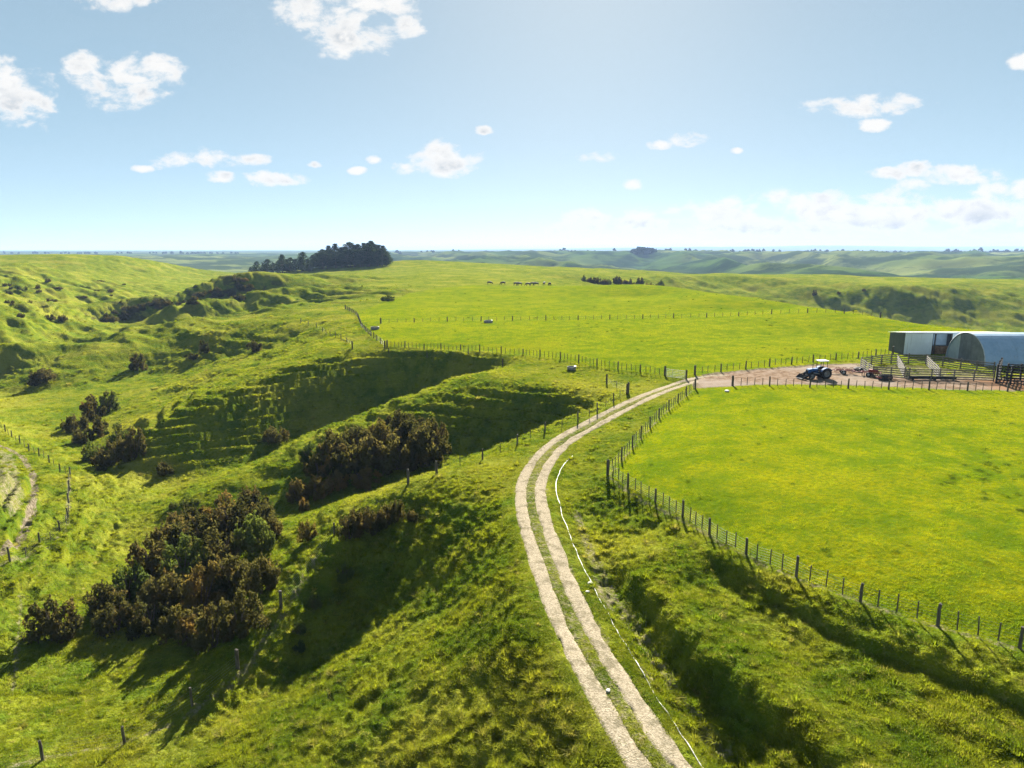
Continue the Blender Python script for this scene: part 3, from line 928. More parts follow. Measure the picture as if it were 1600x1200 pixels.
def blade(mb, x, y, h, wd, yaw, lean, seg=2):
    dx, dy = math.cos(yaw), math.sin(yaw)
    px, py = -dy, dx
    vs = []; 
    for k in range(seg + 1):
        f = k / seg
        w_ = wd * (1 - f) ** 0.7
        cx = x + dx * lean * h * f * f; cy = y + dy * lean * h * f * f; cz = h * f * (1 - 0.25 * lean * f) - 0.03
        if k < seg:
            vs += [(cx - px * w_, cy - py * w_, cz), (cx + px * w_, cy + py * w_, cz)]
        else:
            vs.append((cx, cy, cz))
    fs = [(2 * k, 2 * k + 1, 2 * k + 3, 2 * k + 2) for k in range(seg - 1)] + [(2 * seg - 2, 2 * seg - 1, 2 * seg)]
    mb.add(vs, fs)


def tuft_sources(n_kinds, blades, spread, h, wd, lean, seed):
    """unit tufts; height 1 * h"""
    rd = random.Random(seed); out = []
    for k in range(n_kinds):
        mb = MB()
        for i in range(blades):
            a = rd.uniform(0, 2 * math.pi); r = spread * math.sqrt(rd.random())
            blade(mb, r * math.cos(a), r * math.sin(a), h * rd.uniform(0.55, 1.1), wd * rd.uniform(0.6, 1.2), a + rd.uniform(-0.9, 0.9), lean * rd.uniform(0.3, 1.2) * (0.3 + r / spread))
        out.append(mb)
    return out


def scatter_object(name, pts, yaw, scl, sources, mat, tilt=None):
    """one mesh: loose points and the source tufts; a node tree stands a tuft on every point"""
    V = [tuple(p) for p in pts]; Fc = []
    src = [0] * len(V)
    for k, mb in enumerate(sources):
        o0 = len(V)
        V += mb.v; Fc += [tuple(i + o0 for i in f) for f in mb.f]
        src += [k + 1] * len(mb.v)
    me = bpy.data.meshes.new(name)
    me.from_pydata(V, [], Fc)
    me.materials.append(mat)
    n = len(V); m_ = len(pts)
    at = me.attributes.new('src', 'INT', 'POINT'); at.data.foreach_set('value', np.array(src, np.int32))
    ra = np.zeros((n, 3), np.float32); ra[:m_, 2] = yaw
    if tilt is not None:
        ra[:m_, :2] = tilt
    at = me.attributes.new('rota', 'FLOAT_VECTOR', 'POINT'); at.data.foreach_set('vector', ra.ravel())
    sa = np.ones((n, 3), np.float32); sa[:m_] = scl
    at = me.attributes.new('size', 'FLOAT_VECTOR', 'POINT'); at.data.foreach_set('vector', sa.ravel())
    pk = np.zeros(n, np.int32); pk[:m_] = rng.integers(0, len(sources), m_)
    at = me.attributes.new('pick', 'INT', 'POINT'); at.data.foreach_set('value', pk)
    ng = bpy.data.node_groups.new(name + '_nodes', 'GeometryNodeTree')
    ng.interface.new_socket('Geometry', in_out='INPUT', socket_type='NodeSocketGeometry')
    ng.interface.new_socket('Geometry', in_out='OUTPUT', socket_type='NodeSocketGeometry')
    N = ng.nodes; Lk = ng.links.new
    gi = N.new('NodeGroupInput'); go = N.new('NodeGroupOutput')
    na = N.new('GeometryNodeInputNamedAttribute'); na.data_type = 'INT'; na.inputs[0].default_value = 'src'

    def part(k):
        cmp_ = N.new('FunctionNodeCompare'); cmp_.data_type = 'INT'; cmp_.operation = 'EQUAL'
        ia = [s for s in cmp_.inputs if s.type == 'INT']
        Lk(na.outputs['Attribute'], ia[0]); ia[1].default_value = k
        sp = N.new('GeometryNodeSeparateGeometry'); sp.domain = 'POINT'
        Lk(gi.outputs[0], sp.inputs[0]); Lk(cmp_.outputs[0], sp.inputs[1])
        return sp.outputs[0]
    jn = N.new('GeometryNodeJoinGeometry')
    for k in range(len(sources)):
        gti = N.new('GeometryNodeGeometryToInstance')
        Lk(part(k + 1), gti.inputs[0]); Lk(gti.outputs[0], jn.inputs[0])
    iop = N.new('GeometryNodeInstanceOnPoints')
    Lk(part(0), iop.inputs['Points']); Lk(jn.outputs[0], iop.inputs['Instance'])
    iop.inputs['Pick Instance'].default_value = True
    for nm, ty, sk in (('pick', 'INT', 'Instance Index'), ('rota', 'FLOAT_VECTOR', 'Rotation'), ('size', 'FLOAT_VECTOR', 'Scale')):
        a_ = N.new('GeometryNodeInputNamedAttribute'); a_.data_type = ty; a_.inputs[0].default_value = nm
        Lk(a_.outputs['Attribute'], iop.inputs[sk])
    Lk(iop.outputs[0], go.inputs[0])
    ob = link(name, me)
    md = ob.modifiers.new('scatter', 'NODES'); md.node_group = ng
    return ob


def blade_mat(name, rough_val):
    m, t = new_mat(name)
    pos = t.n('ShaderNodeNewGeometry').outputs['Position']
    rnd = t.n('ShaderNodeObjectInfo').outputs['Random']
    c = grass_colour(t, pos, rough_val)
    c = t.mix(t.ramp(rnd, 0.86, 1.0), c, (0.18, 0.165, 0.05) if rough_val > 0.5 else (0.17, 0.17, 0.012))
    c = t.mix(t.m('MULTIPLY', t.ramp(rnd, 0.22, 0.0), 0.6), c, (0.055, 0.085, 0.010))
    d = t.n('ShaderNodeBsdfDiffuse', ins={'Color': t.mix(1.0, c, (1.4, 1.4, 1.2), 'MULTIPLY')})
    tr_ = t.n('ShaderNodeBsdfTranslucent', ins={'Color': t.mix(1.0, c, (1.9, 1.85, 0.9) if rough_val > 0.5 else (2.6, 2.5, 1.2), 'MULTIPLY')})
    t.n('ShaderNodeOutputMaterial', ins={0: t.n('ShaderNodeMixShader', ins={0: 0.5, 1: d, 2: tr_})})
    return m


M['rough_blade'] = blade_mat('rough_grass', 1.0)
M['paddock_blade'] = blade_mat('paddock_grass', 0.0)


def polar_points(n, r0, r1, a0, a1):
    r = np.exp(rng.uniform(math.log(r0), math.log(r1), n)); a = rng.uniform(R(a0), R(a1), n)
    return r * np.sin(a), r * np.cos(a)


def scatter_grass():
    x, y = polar_points(330000, 19, 210, -44, 44)
    z, base, rough, td, sl, yd = land(x, y, True)
    edge = np.abs(td - 0.85)
    keep = ((edge > 0.56) | ((edge > 0.26) & (rng.random(len(x)) < 0.16))) & (yd > 0.4) & ~((td < 0.4) & (rng.random(len(x)) < 0.45))
    for S in SCARS:
        keep &= poly_sd(x, y, S) > -0.2
    for L, hw in PATHS:
        keep &= (line_d(x, y, L) > hw * 0.8) | (rng.random(len(x)) < 0.35)
    clump = fbm(x / 2.3, y / 2.3, 3, 81)
    r = np.sqrt(x * x + y * y)
    ro = keep & (rough > 0.5) & (rng.random(len(x)) < 0.45 + 0.55 * sstep(-0.45, 0.3, clump))
    pa = keep & (rough <= 0.5)
    grow = 0.85 + 0.5 * sstep(40, 150, r)
    trk = sstep(1.6, 3.4, td)
    hs = (0.45 + 0.75 * sstep(-0.3, 0.5, clump)) * rng.uniform(0.6, 1.25, len(x)) * (0.35 + 0.65 * trk)
    s = np.stack([grow * rng.uniform(0.8, 1.3, len(x)), grow * rng.uniform(0.8, 1.3, len(x)), hs * (0.8 + 0.4 * sstep(40, 150, r))], 1)
    yaw = rng.uniform(0, 6.283, len(x))
    P3 = np.stack([x, y, z], 1)
    tilt = rng.normal(0, 0.12, (len(x), 2))
    ob = scatter_object('rough_grass', P3[ro].tolist(), yaw[ro], s[ro], tuft_sources(5, 17, 0.19, 0.20, 0.018, 0.9, 1), M['rough_blade'], tilt[ro])
    tag(ob, 'uneven rough grass growing over the spurs, banks and gully floors', 'grass', kind='stuff')
    s2 = s.copy(); s2[:, 2] = rng.uniform(0.6, 1.3, len(x)) * (0.8 + 0.5 * sstep(0.0, 0.6, clump))
    ob = scatter_object('paddock_grass', P3[pa].tolist(), yaw[pa], s2[pa], tuft_sources(4, 15, 0.22, 0.11, 0.016, 1.0, 2), M['paddock_blade'])
    tag(ob, 'short bright green pasture grass of the fenced paddocks', 'grass', kind='stuff')


def scatter_tussocks():
    """rounder, denser clumps: they stand out dark on their near side"""
    x, y = polar_points(34000, 20, 330, -44, 42)
    z, base, rough, td, sl, yd = land(x, y, True)
    field = fbm(x / 7, y / 7, 3, 83)
    keep = (rough > 0.6) & (td > 2.0) & (yd > 1.5) & (rng.random(len(x)) < 0.12 + 0.9 * sstep(0.0, 0.45, field) * (0.25 + 0.75 * sstep(0.12, 0.35, sl)))
    x, y, z = x[keep], y[keep], z[keep]
    r = np.sqrt(x * x + y * y)
    k = rng.uniform(0.45, 1.05, len(x)) * (0.8 + 0.7 * sstep(40, 200, r))
    s = np.stack([k * rng.uniform(0.8, 1.3, len(x)), k * rng.uniform(0.8, 1.3, len(x)), k * rng.uniform(0.7, 1.15, len(x))], 1)
    ob = scatter_object('tussock_grass', np.stack([x, y, z], 1).tolist(), rng.uniform(0, 6.283, len(x)), s, tuft_sources(5, 70, 0.30, 0.46, 0.030, 1.0, 3), M['rough_blade'])
    tag(ob, 'shaggy tussock clumps dotted over the rough slopes', 'grass', kind='stuff')


def scatter_clumps():
    """dung-fed clumps and thistles standing out of the grazed pasture"""
    x, y = polar_points(5200, 24, 300, -20, 44)
    z, base, rough, td, sl, yd = land(x, y, True)
    keep = (rough < 0.2) & (yd > 2) & (rng.random(len(x)) < 0.06 + 0.75 * sstep(0.12, 0.5, fbm(x / 9, y / 9, 3, 85)))
    x, y, z = x[keep], y[keep], z[keep]
    k = rng.uniform(0.35, 0.95, len(x)) * (0.8 + 0.5 * sstep(50, 200, np.sqrt(x * x + y * y)))
    s = np.stack([k * rng.uniform(0.8, 1.4, len(x)), k * rng.uniform(0.8, 1.4, len(x)), k * rng.uniform(0.35, 0.8, len(x))], 1)
    ob = scatter_object('pasture_clumps', np.stack([x, y, z], 1).tolist(), rng.uniform(0, 6.283, len(x)), s, tuft_sources(4, 60, 0.30, 0.34, 0.024, 1.1, 4), M['clump_blade'])
    tag(ob, 'darker grass clumps scattered through the grazed paddocks', 'grass', kind='stuff')


M['clump_blade'] = leaf_mat('clump_blades', (0.045, 0.080, 0.010), (0.075, 0.115, 0.012), (0.10, 0.12, 0.015), 0.4)
scatter_grass()
scatter_tussocks()
scatter_clumps()

# ------------------------------------------------------------------ fences
def post_mesh(name, r, h, seed, n=8):
    rd = random.Random(seed)
    mb = MB()
    k = [1 + rd.uniform(-0.05, 0.05) for _ in range(5)]
    mb.tube([(0, 0, -0.35), (rd.uniform(-.01, .01), 0, h * 0.35), (rd.uniform(-.015, .015), rd.uniform(-.01, .01), h * 0.75), (rd.uniform(-.02, .02), rd.uniform(-.02, .02), h - 0.02), (0, 0, h)],
            [r * 1.04 * k[0], r * k[1], r * 0.97 * k[2], r * 0.95 * k[3], r * 0.72], n)
    return mb.mesh(name, M['wood'])


def batten_mesh(name, wd, h, seed):
    rd = random.Random(seed)
    mb = MB()
    mb.box((0, 0, h / 2), (wd, wd * 0.75, h), rz=rd.uniform(-0.3, 0.3), bev=0.006)
    return mb.mesh(name, M['wood'])


POSTS = [post_mesh('post', 0.085, 1.18 + 0.03 * i, i) for i in range(4)]
STRAINERS = [post_mesh('strainer_post', 0.125, 1.42, 20 + i, 10) for i in range(2)]
BATTENS = [batten_mesh('batten', 0.064, 0.98 + 0.03 * i, 40 + i) for i in range(3)]
ALL_FENCE_PTS = []


def fence(label, plan, post_gap=4.6, battens=3, strands=6, strain=(0, -1), wire_r=0.003, seed=0, thick=1.0, name='wire_fence'):
    """plan: list of (x, y) corners; posts, battens and strands follow the ground"""
    rd = random.Random(seed)
    pl = np.array(plan)
    sg = np.linalg.norm(np.diff(pl, axis=0), axis=1); cm = np.concatenate([[0], np.cumsum(sg)])
    total = cm[-1]
    n = max(1, round(total / post_gap))
    st = np.array([i * total / n + (rd.uniform(-0.25, 0.25) if 0 < i < n else 0) for i in range(n + 1)])
    corner = [min(range(len(st)), key=lambda i: abs(st[i] - cm[c])) for c in ([k % len(cm) for k in strain])]
    for c_, k in zip(corner, [k % len(cm) for k in strain]):
        st[c_] = cm[k]
    allS = []; kinds = []
    for i in range(n + 1):
        allS.append(st[i]); kinds.append('s' if i in corner else 'p')
        if i < n:
            for b in range(battens):
                allS.append(st[i] + (st[i + 1] - st[i]) * (b + 1) / (battens + 1) + rd.uniform(-0.08, 0.08)); kinds.append('b')
    allS = np.array(allS)
    X = np.interp(allS, cm, pl[:, 0]); Y = np.interp(allS, cm, pl[:, 1])
    X = X + np.array([rd.uniform(-0.06, 0.06) for _ in X]); Z = land(X, Y)
    ALL_FENCE_PTS.extend(zip(X, Y))
    root = thing(name, label, 'fence', (float(X[0]), float(Y[0]), float(Z[0])))
    o3 = root.location
    for x, y, z, k in zip(X, Y, Z, kinds):
        yaw = rd.uniform(0, 6.28); t1, t2 = rd.gauss(0, 0.022), rd.gauss(0, 0.022)
        L = (x - o3.x, y - o3.y, z - o3.z)
        if k == 'b':
            lift = rd.uniform(0.0, 0.10)
            link('batten', rd.choice(BATTENS), root, (L[0], L[1], L[2] + lift + 0.04), (t1, t2, yaw * 0.1), (thick, thick, 1))
        elif k == 's':
            link('strainer_post', rd.choice(STRAINERS), root, L, (t1, t2, yaw), (thick, thick, 1))
        else:
            link('post', rd.choice(POSTS), root, L, (t1, t2, yaw), (thick, thick, rd.uniform(0.95, 1.07)))
    main = [i for i, k in enumerate(kinds)]
    for s in range(strands):
        h = 0.14 + (0.98 - 0.14) * s / max(1, strands - 1)
        mb = MB()
        mb.tube([(X[i] - o3.x, Y[i] - o3.y, Z[i] - o3.z + h) for i in main], wire_r, 3, caps=False)
        link('wire', mb.mesh('wire', M['wire']), root)
    return root


def S(*pts):
    return [sight(*p) for p in pts]


fence('post and batten wire fence along the near edge of the front paddock', S((950, 742), (985, 762), (1050, 797), (1150, 860), (1250, 905), (1330, 938), (1430, 968), (1600, 1015), (1760, 1060)), 3.9, 3, seed=1)
fence('wire fence from the bend climbing beside the gravel track to the gateway post', S((950, 742), (985, 702), (1030, 652), (1086, 608)), 3.9, 3, seed=2)
fence('wire fence across the front of the paddock before the bare earth yard', [pz(*p)[:2] for p in [(1145, 602, 0.1), (1300, 607, 0.25), (1480, 612, 0.3), (1640, 615, 0.3)]], 5.0, 4, seed=3, thick=1.2)
fence('wire fence behind the tractor along the far side of the yard', [pz(*p)[:2] for p in [(1086, 583, 0.1), (1160, 577, 0.2), (1250, 568, 0.3), (1340, 560, 0.4), (1395, 554, 0.4)]], 4.6, 3, seed=4, thick=1.25)
fence('wire fence from the open gate along the lower edge of the far paddock', [pz(*p)[:2] for p in [(1038, 586, -0.3), (950, 574, -0.4), (880, 562, -0.4), (820, 555, -0.4), (700, 547, -0.5), (605, 540, -0.5)]], 4.2, 4, seed=5, thick=1.25)
fence('wire fence turning uphill along the gully rim beside the far paddock', [pz(*p)[:2] for p in [(601, 540, -0.5), (580, 525, -0.3), (565, 510, -0.2), (558, 492, 0.0), (540, 482, 0.1)]], 4.0, 2, seed=6, thick=1.3)
fence('long wire fence crossing the middle of the far paddock', [pz(*p)[:2] for p in [(595, 505, 0.1), (760, 502, 0.2), (900, 500, 0.4), (1050, 498, 0.6), (1200, 497, 0.8), (1375, 499, 1.2)]], 8.4, 3, seed=7, thick=1.5)
fence('wire fence down the left side of the gravel track to the near spur', S((979, 616), (955, 632), (922, 652), (890, 664), (855, 677), (825, 690), (765, 716), (682, 738)), 5.0, 1, seed=8)
fence('short wire fence joining the two leaning strainer posts near the gate', S((948, 600), (981, 614)), 9.0, 1, seed=9)
fence('sparse wire fence running down the crest of the near spur', S((638, 752), (608, 780), (545, 806), (490, 868), (440, 950)), 7.5, 0, 5, seed=10)
fence('wire fence crossing the gully floor at the lower corner', S((372, 1048), (297, 1112), (240, 1142), (183, 1168), (98, 1184), (24, 1202), (-60, 1225)), 4.3, 0, 5, seed=11)
fence('wire fence following the terrace round the small valley track', S((-20, 655), (20, 684), (62, 712), (110, 745), (104, 817), (60, 856), (3, 898), (-60, 925)), 5.0, 1, 5, seed=12)
fence('few posts of an old fence along the shaded spur top', S((785, 566), (735, 557), (615, 552), (551, 548)), 8.5, 0, 4, seed=13)
fence('old fence running up the yellow spur ridge behind the shaded face', S((551, 546), (535, 533), (515, 524), (500, 515), (470, 504)), 7.0, 0, 4, seed=14)

# white steel gate standing open beside the track, between its posts
ga = pz(1040, 588, -0.3); gb = pz(1071, 592, -0.3)
gv = Vector((gb[0] - ga[0], gb[1] - ga[1], 0)); glen = gv.length; gyaw = math.atan2(gv.y, gv.x)
M['gate_paint'] = simple_mat('gate_paint', (0.36, 0.36, 0.34), (0.48, 0.48, 0.46), 4.0, 0.7, 0.1, 0.2)
root = thing('farm_gate', 'white tubular steel farm gate hung beside the gravel track', 'gate', (ga[0], ga[1], gz(ga[0], ga[1]) + 0.12), gyaw)
mb = MB()
mb.tube([(0.1, 0, 0), (0.1, 0, 1.1)], 0.035, 6).tube([(glen - 0.1, 0, 0), (glen - 0.1, 0, 1.1)], 0.035, 6)
mb.tube([(0.1, 0, 1.1), (glen - 0.1, 0, 1.1)], 0.035, 6).tube([(0.1, 0, 0.02), (glen - 0.1, 0, 0.02)], 0.035, 6)
link('gate_frame', mb.mesh('gate_frame', M['gate_paint']), root)
for k in range(4):
    mb = MB(); mb.tube([(0.12, 0, 0.22 + 0.22 * k), (glen - 0.12, 0, 0.22 + 0.22 * k)], 0.026, 6); link('bar', mb.mesh('bar', M['gate_paint']), root)
for k in (1, 2):
    mb = MB(); mb.box((glen * k / 3, 0.03, 0.55), (0.05, 0.02, 1.08)); link('brace', mb.mesh('brace', M['gate_paint']), root)
link('post', STRAINERS[0], root, (glen + 0.12, 0, -0.12))

# ------------------------------------------------------------------ scrub and trees
M['rail_wood'] = simple_mat('bleached_rail_wood', (0.10, 0.088, 0.068), (0.20, 0.18, 0.145), 6.0, 0.85, 0.5, 0.15)
M['scrub'] = leaf_mat('scrub_leaves', (0.050, 0.051, 0.019), (0.092, 0.083, 0.030), (0.108, 0.083, 0.034), 0.48)
M['gorse'] = leaf_mat('gorse_leaves', (0.080, 0.074, 0.024), (0.150, 0.112, 0.038), (0.19, 0.12, 0.04), 0.45)
M['pine'] = leaf_mat('pine_needles', (0.020, 0.036, 0.018), (0.040, 0.060, 0.028), (0.050, 0.062, 0.026), 0.25)
M['green_bush'] = leaf_mat('green_bush_leaves', (0.055, 0.082, 0.022), (0.10, 0.125, 0.03), (0.12, 0.12, 0.035), 0.42)
M['bark'] = simple_mat('bark', (0.07, 0.05, 0.035), (0.16, 0.12, 0.09), 8.0, 0.9, 0.6, 0.1)


def leaf_cloud(mb, rd, c, rad, n, size, flat=0.75, up=0.35):
    for _ in range(n):
        while True:
            d = Vector((rd.gauss(0, 1), rd.gauss(0, 1), rd.gauss(0, 1)))
            if d.length > 0.1:
                break
        d.normalize()
        k = rad * (0.45 + 0.55 * rd.random() ** 0.45)
        p = Vector(c) + Vector((d.x * k, d.y * k, d.z * k * flat))
        if p.z < 0.02:
            p.z = abs(p.z) * 0.3 + 0.02
        nrm = (d + Vector((rd.uniform(-1, 1), rd.uniform(-1, 1), rd.uniform(-1, 1) + up))).normalized()
        a = nrm.orthogonal().normalized(); a.rotate(Matrix.Rotation(rd.uniform(0, 6.28), 3, nrm)); b = nrm.cross(a)
        s = size * rd.uniform(0.55, 1.3)
        mb.add([p - a * s - b * s * 0.35, p + a * s * 0.2 - b * s * 0.6, p + a * s, p + a * s * 0.1 + b * s * 0.55], [(0, 1, 2, 3)])


def bush_mesh(seed, lobes, leaves, size, tall):
    """several uneven leaders, each a loose spray of leaf clumps"""
    rd = random.Random(seed); mb = MB()
    lean = rd.uniform(-0.25, 0.25)
    for i in range(lobes):
        a = rd.uniform(0, 6.28); q = math.sqrt(rd.random()) * 0.80
        r = rd.choice((rd.uniform(0.14, 0.24), rd.uniform(0.22, 0.38))) * (1.15 - 0.4 * q)
        h = tall * (1 - 0.65 * q * q) * rd.uniform(0.38, 1.08)
        cx, cy = q * math.cos(a) + lean * h, q * math.sin(a)
        leaf_cloud(mb, rd, (cx, cy, max(0.10, h - r * 0.7)), r, int(leaves / lobes * (0.4 + 2.2 * r)), size, rd.uniform(0.6, 1.1))
        leaf_cloud(mb, rd, (cx * 0.9, cy * 0.9, max(0.08, h * 0.4)), r * 1.1, leaves // lobes // 3, size)
        for _ in range(1):                      # shoots that break the outline
            d = Vector((rd.uniform(-0.7, 0.7), rd.uniform(-0.7, 0.7), rd.uniform(0.5, 1.0))).normalized()
            for k in range(3):
                p = Vector((cx, cy, h - r * 0.4)) + d * r * (0.75 + 0.18 * k)
                leaf_cloud(mb, rd, tuple(p), 0.05, 5, size * 0.8)
    return mb


def stem_mesh(seed, tall):
    rd = random.Random(seed); mb = MB()
    for i in range(6):
        a = rd.uniform(0, 6.28); e = rd.uniform(0.2, 0.6)
        mb.tube([(0.05 * math.cos(a), 0.05 * math.sin(a), -0.08), (e * 0.5 * math.cos(a), e * 0.5 * math.sin(a), tall * 0.35), (e * math.cos(a + .3), e * math.sin(a + .3), tall * 0.72)], [0.045, 0.03, 0.012], 5)
    return mb


BUSH = {}
for kind, mat in (('scrub', 'scrub'), ('gorse', 'gorse'), ('green', 'green_bush')):
    BUSH[kind] = []
    for i in range(8 if kind == 'scrub' else 4):
        tall = 0.95 + 0.14 * (i % 3)
        BUSH[kind].append((bush_mesh(100 + i * 7 + len(kind), 15 + (i * 5) % 9, 3000, 0.058, tall).mesh('foliage', M[mat]), stem_mesh(300 + i, tall).mesh('stems', M['bark'])))
brd = random.Random(5)


def bush(px, py, wpx, hpx, kind, label, group, xy=None, name='shrub', t_=None):
    """base sighting, width and height as seen"""
    x, y = xy if xy else sight(px, py)
    t = y / ray(px, py)[1] if t_ is None else t_
    w_ = wpx * t / F / 2; h_ = hpx * t / F
    fo, stm = brd.choice(BUSH[kind if (kind != 'scrub' or brd.random() < 0.82) else brd.choice(('green', 'gorse'))])
    z = gz(x, y)
    root = thing(name, label, 'shrub', (x, y, z - 0.05), brd.uniform(0, 6.28), group)
    sc_ = (w_ * brd.uniform(0.95, 1.1), w_ * brd.uniform(0.9, 1.1), h_ * 0.86)
    link('foliage', fo, root, scale=sc_); link('stems', stm, root, scale=sc_)
    return root


ORD = ['leftmost', 'second from the left', 'third from the left', 'fourth from the left', 'fifth from the left', 'sixth from the left']


def patch(spots, kind, label, group, name='shrub'):
    order = sorted(spots)
    for (px, py, w_, h_) in spots:
        k = order.index((px, py, w_, h_))
        lab = label
        if len(spots) <= 6:
            lab = label + ', ' + ('rightmost' if k == len(spots) - 1 else ORD[k])
        bush(px, py, w_, h_, kind, lab, group, name=name)


# big thicket on the nose of the near spur
patch([(166, 958, 62, 56), (205, 935, 76, 66), (182, 985, 66, 54), (235, 985, 80, 66), (285, 1003, 82, 66), (335, 1006, 80, 70), (378, 985, 76, 70), (262, 950, 88, 74), (318, 958, 92, 78), (368, 930, 84, 76), (408, 925, 64, 66),
       (238, 905, 80, 66), (292, 908, 86, 72), (345, 892, 88, 74), (396, 872, 70, 70), (262, 872, 76, 62), (315, 862, 84, 66), (368, 842, 82, 66), (410, 828, 52, 54), (295, 838, 66, 54), (345, 818, 72, 52), (392, 800, 60, 48), (422, 845, 40, 46), (250, 945, 70, 60)],
      'scrub', 'brown-green bush in the big dark thicket on the nose of the near spur', 'bushes of the big thicket')
bush(88, 1000, 82, 66, 'scrub', 'lone round dark bush on the gully floor left of the big thicket', None)
# thicket filling the middle gully below spur C
patch([(500, 742, 54, 46), (540, 744, 62, 56), (520, 715, 56, 50), (575, 735, 74, 66), (620, 728, 80, 72), (665, 722, 72, 68), (600, 700, 70, 56), (645, 694, 76, 58), (560, 700, 56, 48), (680, 705, 46, 52), (485, 725, 40, 34), (625, 668, 60, 38), (660, 672, 60, 36)],
      'scrub', 'dark brown bush in the tall thicket filling the middle gully', 'bushes of the middle gully thicket')
patch([(465, 782, 52, 34), (500, 774, 56, 38), (530, 762, 40, 32), (572, 758, 56, 32)], 'gorse', 'orange-tipped gorse bush below the middle gully thicket', 'gorse along the gully foot')
bush(476, 800, 20, 24, 'gorse', 'small gorse bush with orange tips on the lit flank of the near spur', None)
bush(482, 838, 34, 32, 'gorse', 'gorse bush with orange top throwing a shadow down the spur flank', None)
patch([(548, 836, 46, 46), (578, 828, 44, 44), (606, 815, 36, 42), (560, 815, 40, 34)], 'scrub', 'dark bush in the row on the near spur crest', 'row of bushes on the near spur crest')
bush(621, 812, 28, 40, 'scrub', 'narrow upright dark bush at the fence end of the crest row', None)
bush(645, 812, 22, 24, 'scrub', 'small dark bush below the fence posts on the near spur', None)
patch([(540, 908, 30, 30), (492, 945, 26, 26), (468, 985, 28, 26), (468, 1010, 26, 20)], 'green', 'small pale bush standing in the shaded hollow below the spur', 'pale bushes in the shaded hollow')
# valley scrub to the left
patch([(118, 672, 40, 34), (145, 655, 48, 36), (170, 645, 42, 32), (130, 690, 36, 28), (155, 680, 40, 30)], 'scrub', 'dark bush in the upper valley clump beside the bright green floor', 'upper valley clump')
patch([(150, 718, 46, 38), (182, 722, 58, 48), (212, 712, 44, 44), (190, 690, 50, 36), (160, 728, 36, 28)], 'scrub', 'dark bush in the lower valley clump beside the bright green floor', 'lower valley clump')
bush(430, 698, 48, 30, 'scrub', 'dark bush at the foot of the big shaded face', None)
bush(157, 737, 20, 12, 'scrub', 'low dark bush just below the lower valley clump', None)
bush(258, 742, 26, 26, 'scrub', 'brown bush at the corner where the stepped slope meets the valley floor', None)
patch([(272, 797, 18, 14), (290, 795, 22, 16), (305, 792, 18, 12), (262, 828, 10, 8), (288, 812, 12, 10)], 'green', 'small dark green bush by the spur tip on the valley floor', 'low bushes by the spur tip')
bush(215, 578, 30, 26, 'scrub', 'dark bush with a long shadow on the far valley slope', None)
bush(320, 552, 18, 20, 'scrub', 'single brown bush on the spur slope right of the long-shadowed bush', None)
bush(398, 549, 28, 18, 'scrub', 'brown bush near the head of the far valley', None)
bush(300, 560, 26, 12, 'scrub', 'low dark bush in the crease below the single brown bush', None)
patch([(70, 597, 44, 24), (55, 600, 24, 18)], 'scrub', 'brown bush at the tip of the far spur', 'far spur tip bushes')
patch([(78, 502, 18, 12), (98, 504, 16, 14)], 'scrub', 'dark bush of the pair on the western hillside', 'pair on the western hillside')
bush(33, 500, 14, 10, 'scrub', 'lone dark bush left of the pair on the western hillside', None)
bush(370, 441, 16, 12, 'scrub', 'lone dark bush on the skyline of the far spur', None, xy=py_(370, 441, 344)[:2])
bush(606, 470, 26, 12, 'green', 'green bush in the little hollow at the corner of the far paddock', None)
patch([(1272, 462, 9, 10), (1350, 455, 8, 5), (1310, 460, 7, 5)], 'scrub', 'dark bush on the far bank beyond the paddock', 'far bank bushes')
wr = random.Random(12)
for i in range(34):
    px = wr.uniform(5, 250); py = wr.uniform(430, 480)
    if py > 430 + (250 - px) * 0.02 + 45 or py < 424 + px * 0.06:
        continue
    bush(px, py, wr.uniform(5, 15), wr.uniform(3, 7), 'scrub', 'small brown scrub bush scattered over the western hillside', 'scrub over the western hillside')
for i in range(46):
    f_ = wr.random(); px = 165 + f_ * 230; py = 508 - f_ * 54 + wr.uniform(-16, 3)
    bush(px, py, wr.uniform(10, 24), wr.uniform(6, 11), 'scrub', 'dark scrub bush on the shaded face of the far gully', 'scrub on the far shaded face')
for i in range(17):
    px = 912 + i * 8 + wr.uniform(-3, 3)
    p3 = py_(px, 443, 442 + wr.uniform(-6, 6))
    bush(px, 443, 14, wr.uniform(9, 13), 'green' if i % 5 == 0 else 'scrub', 'dark scrub lining the notch beyond the grazing cattle', 'scrub lining the far notch', xy=p3[:2], t_=442)


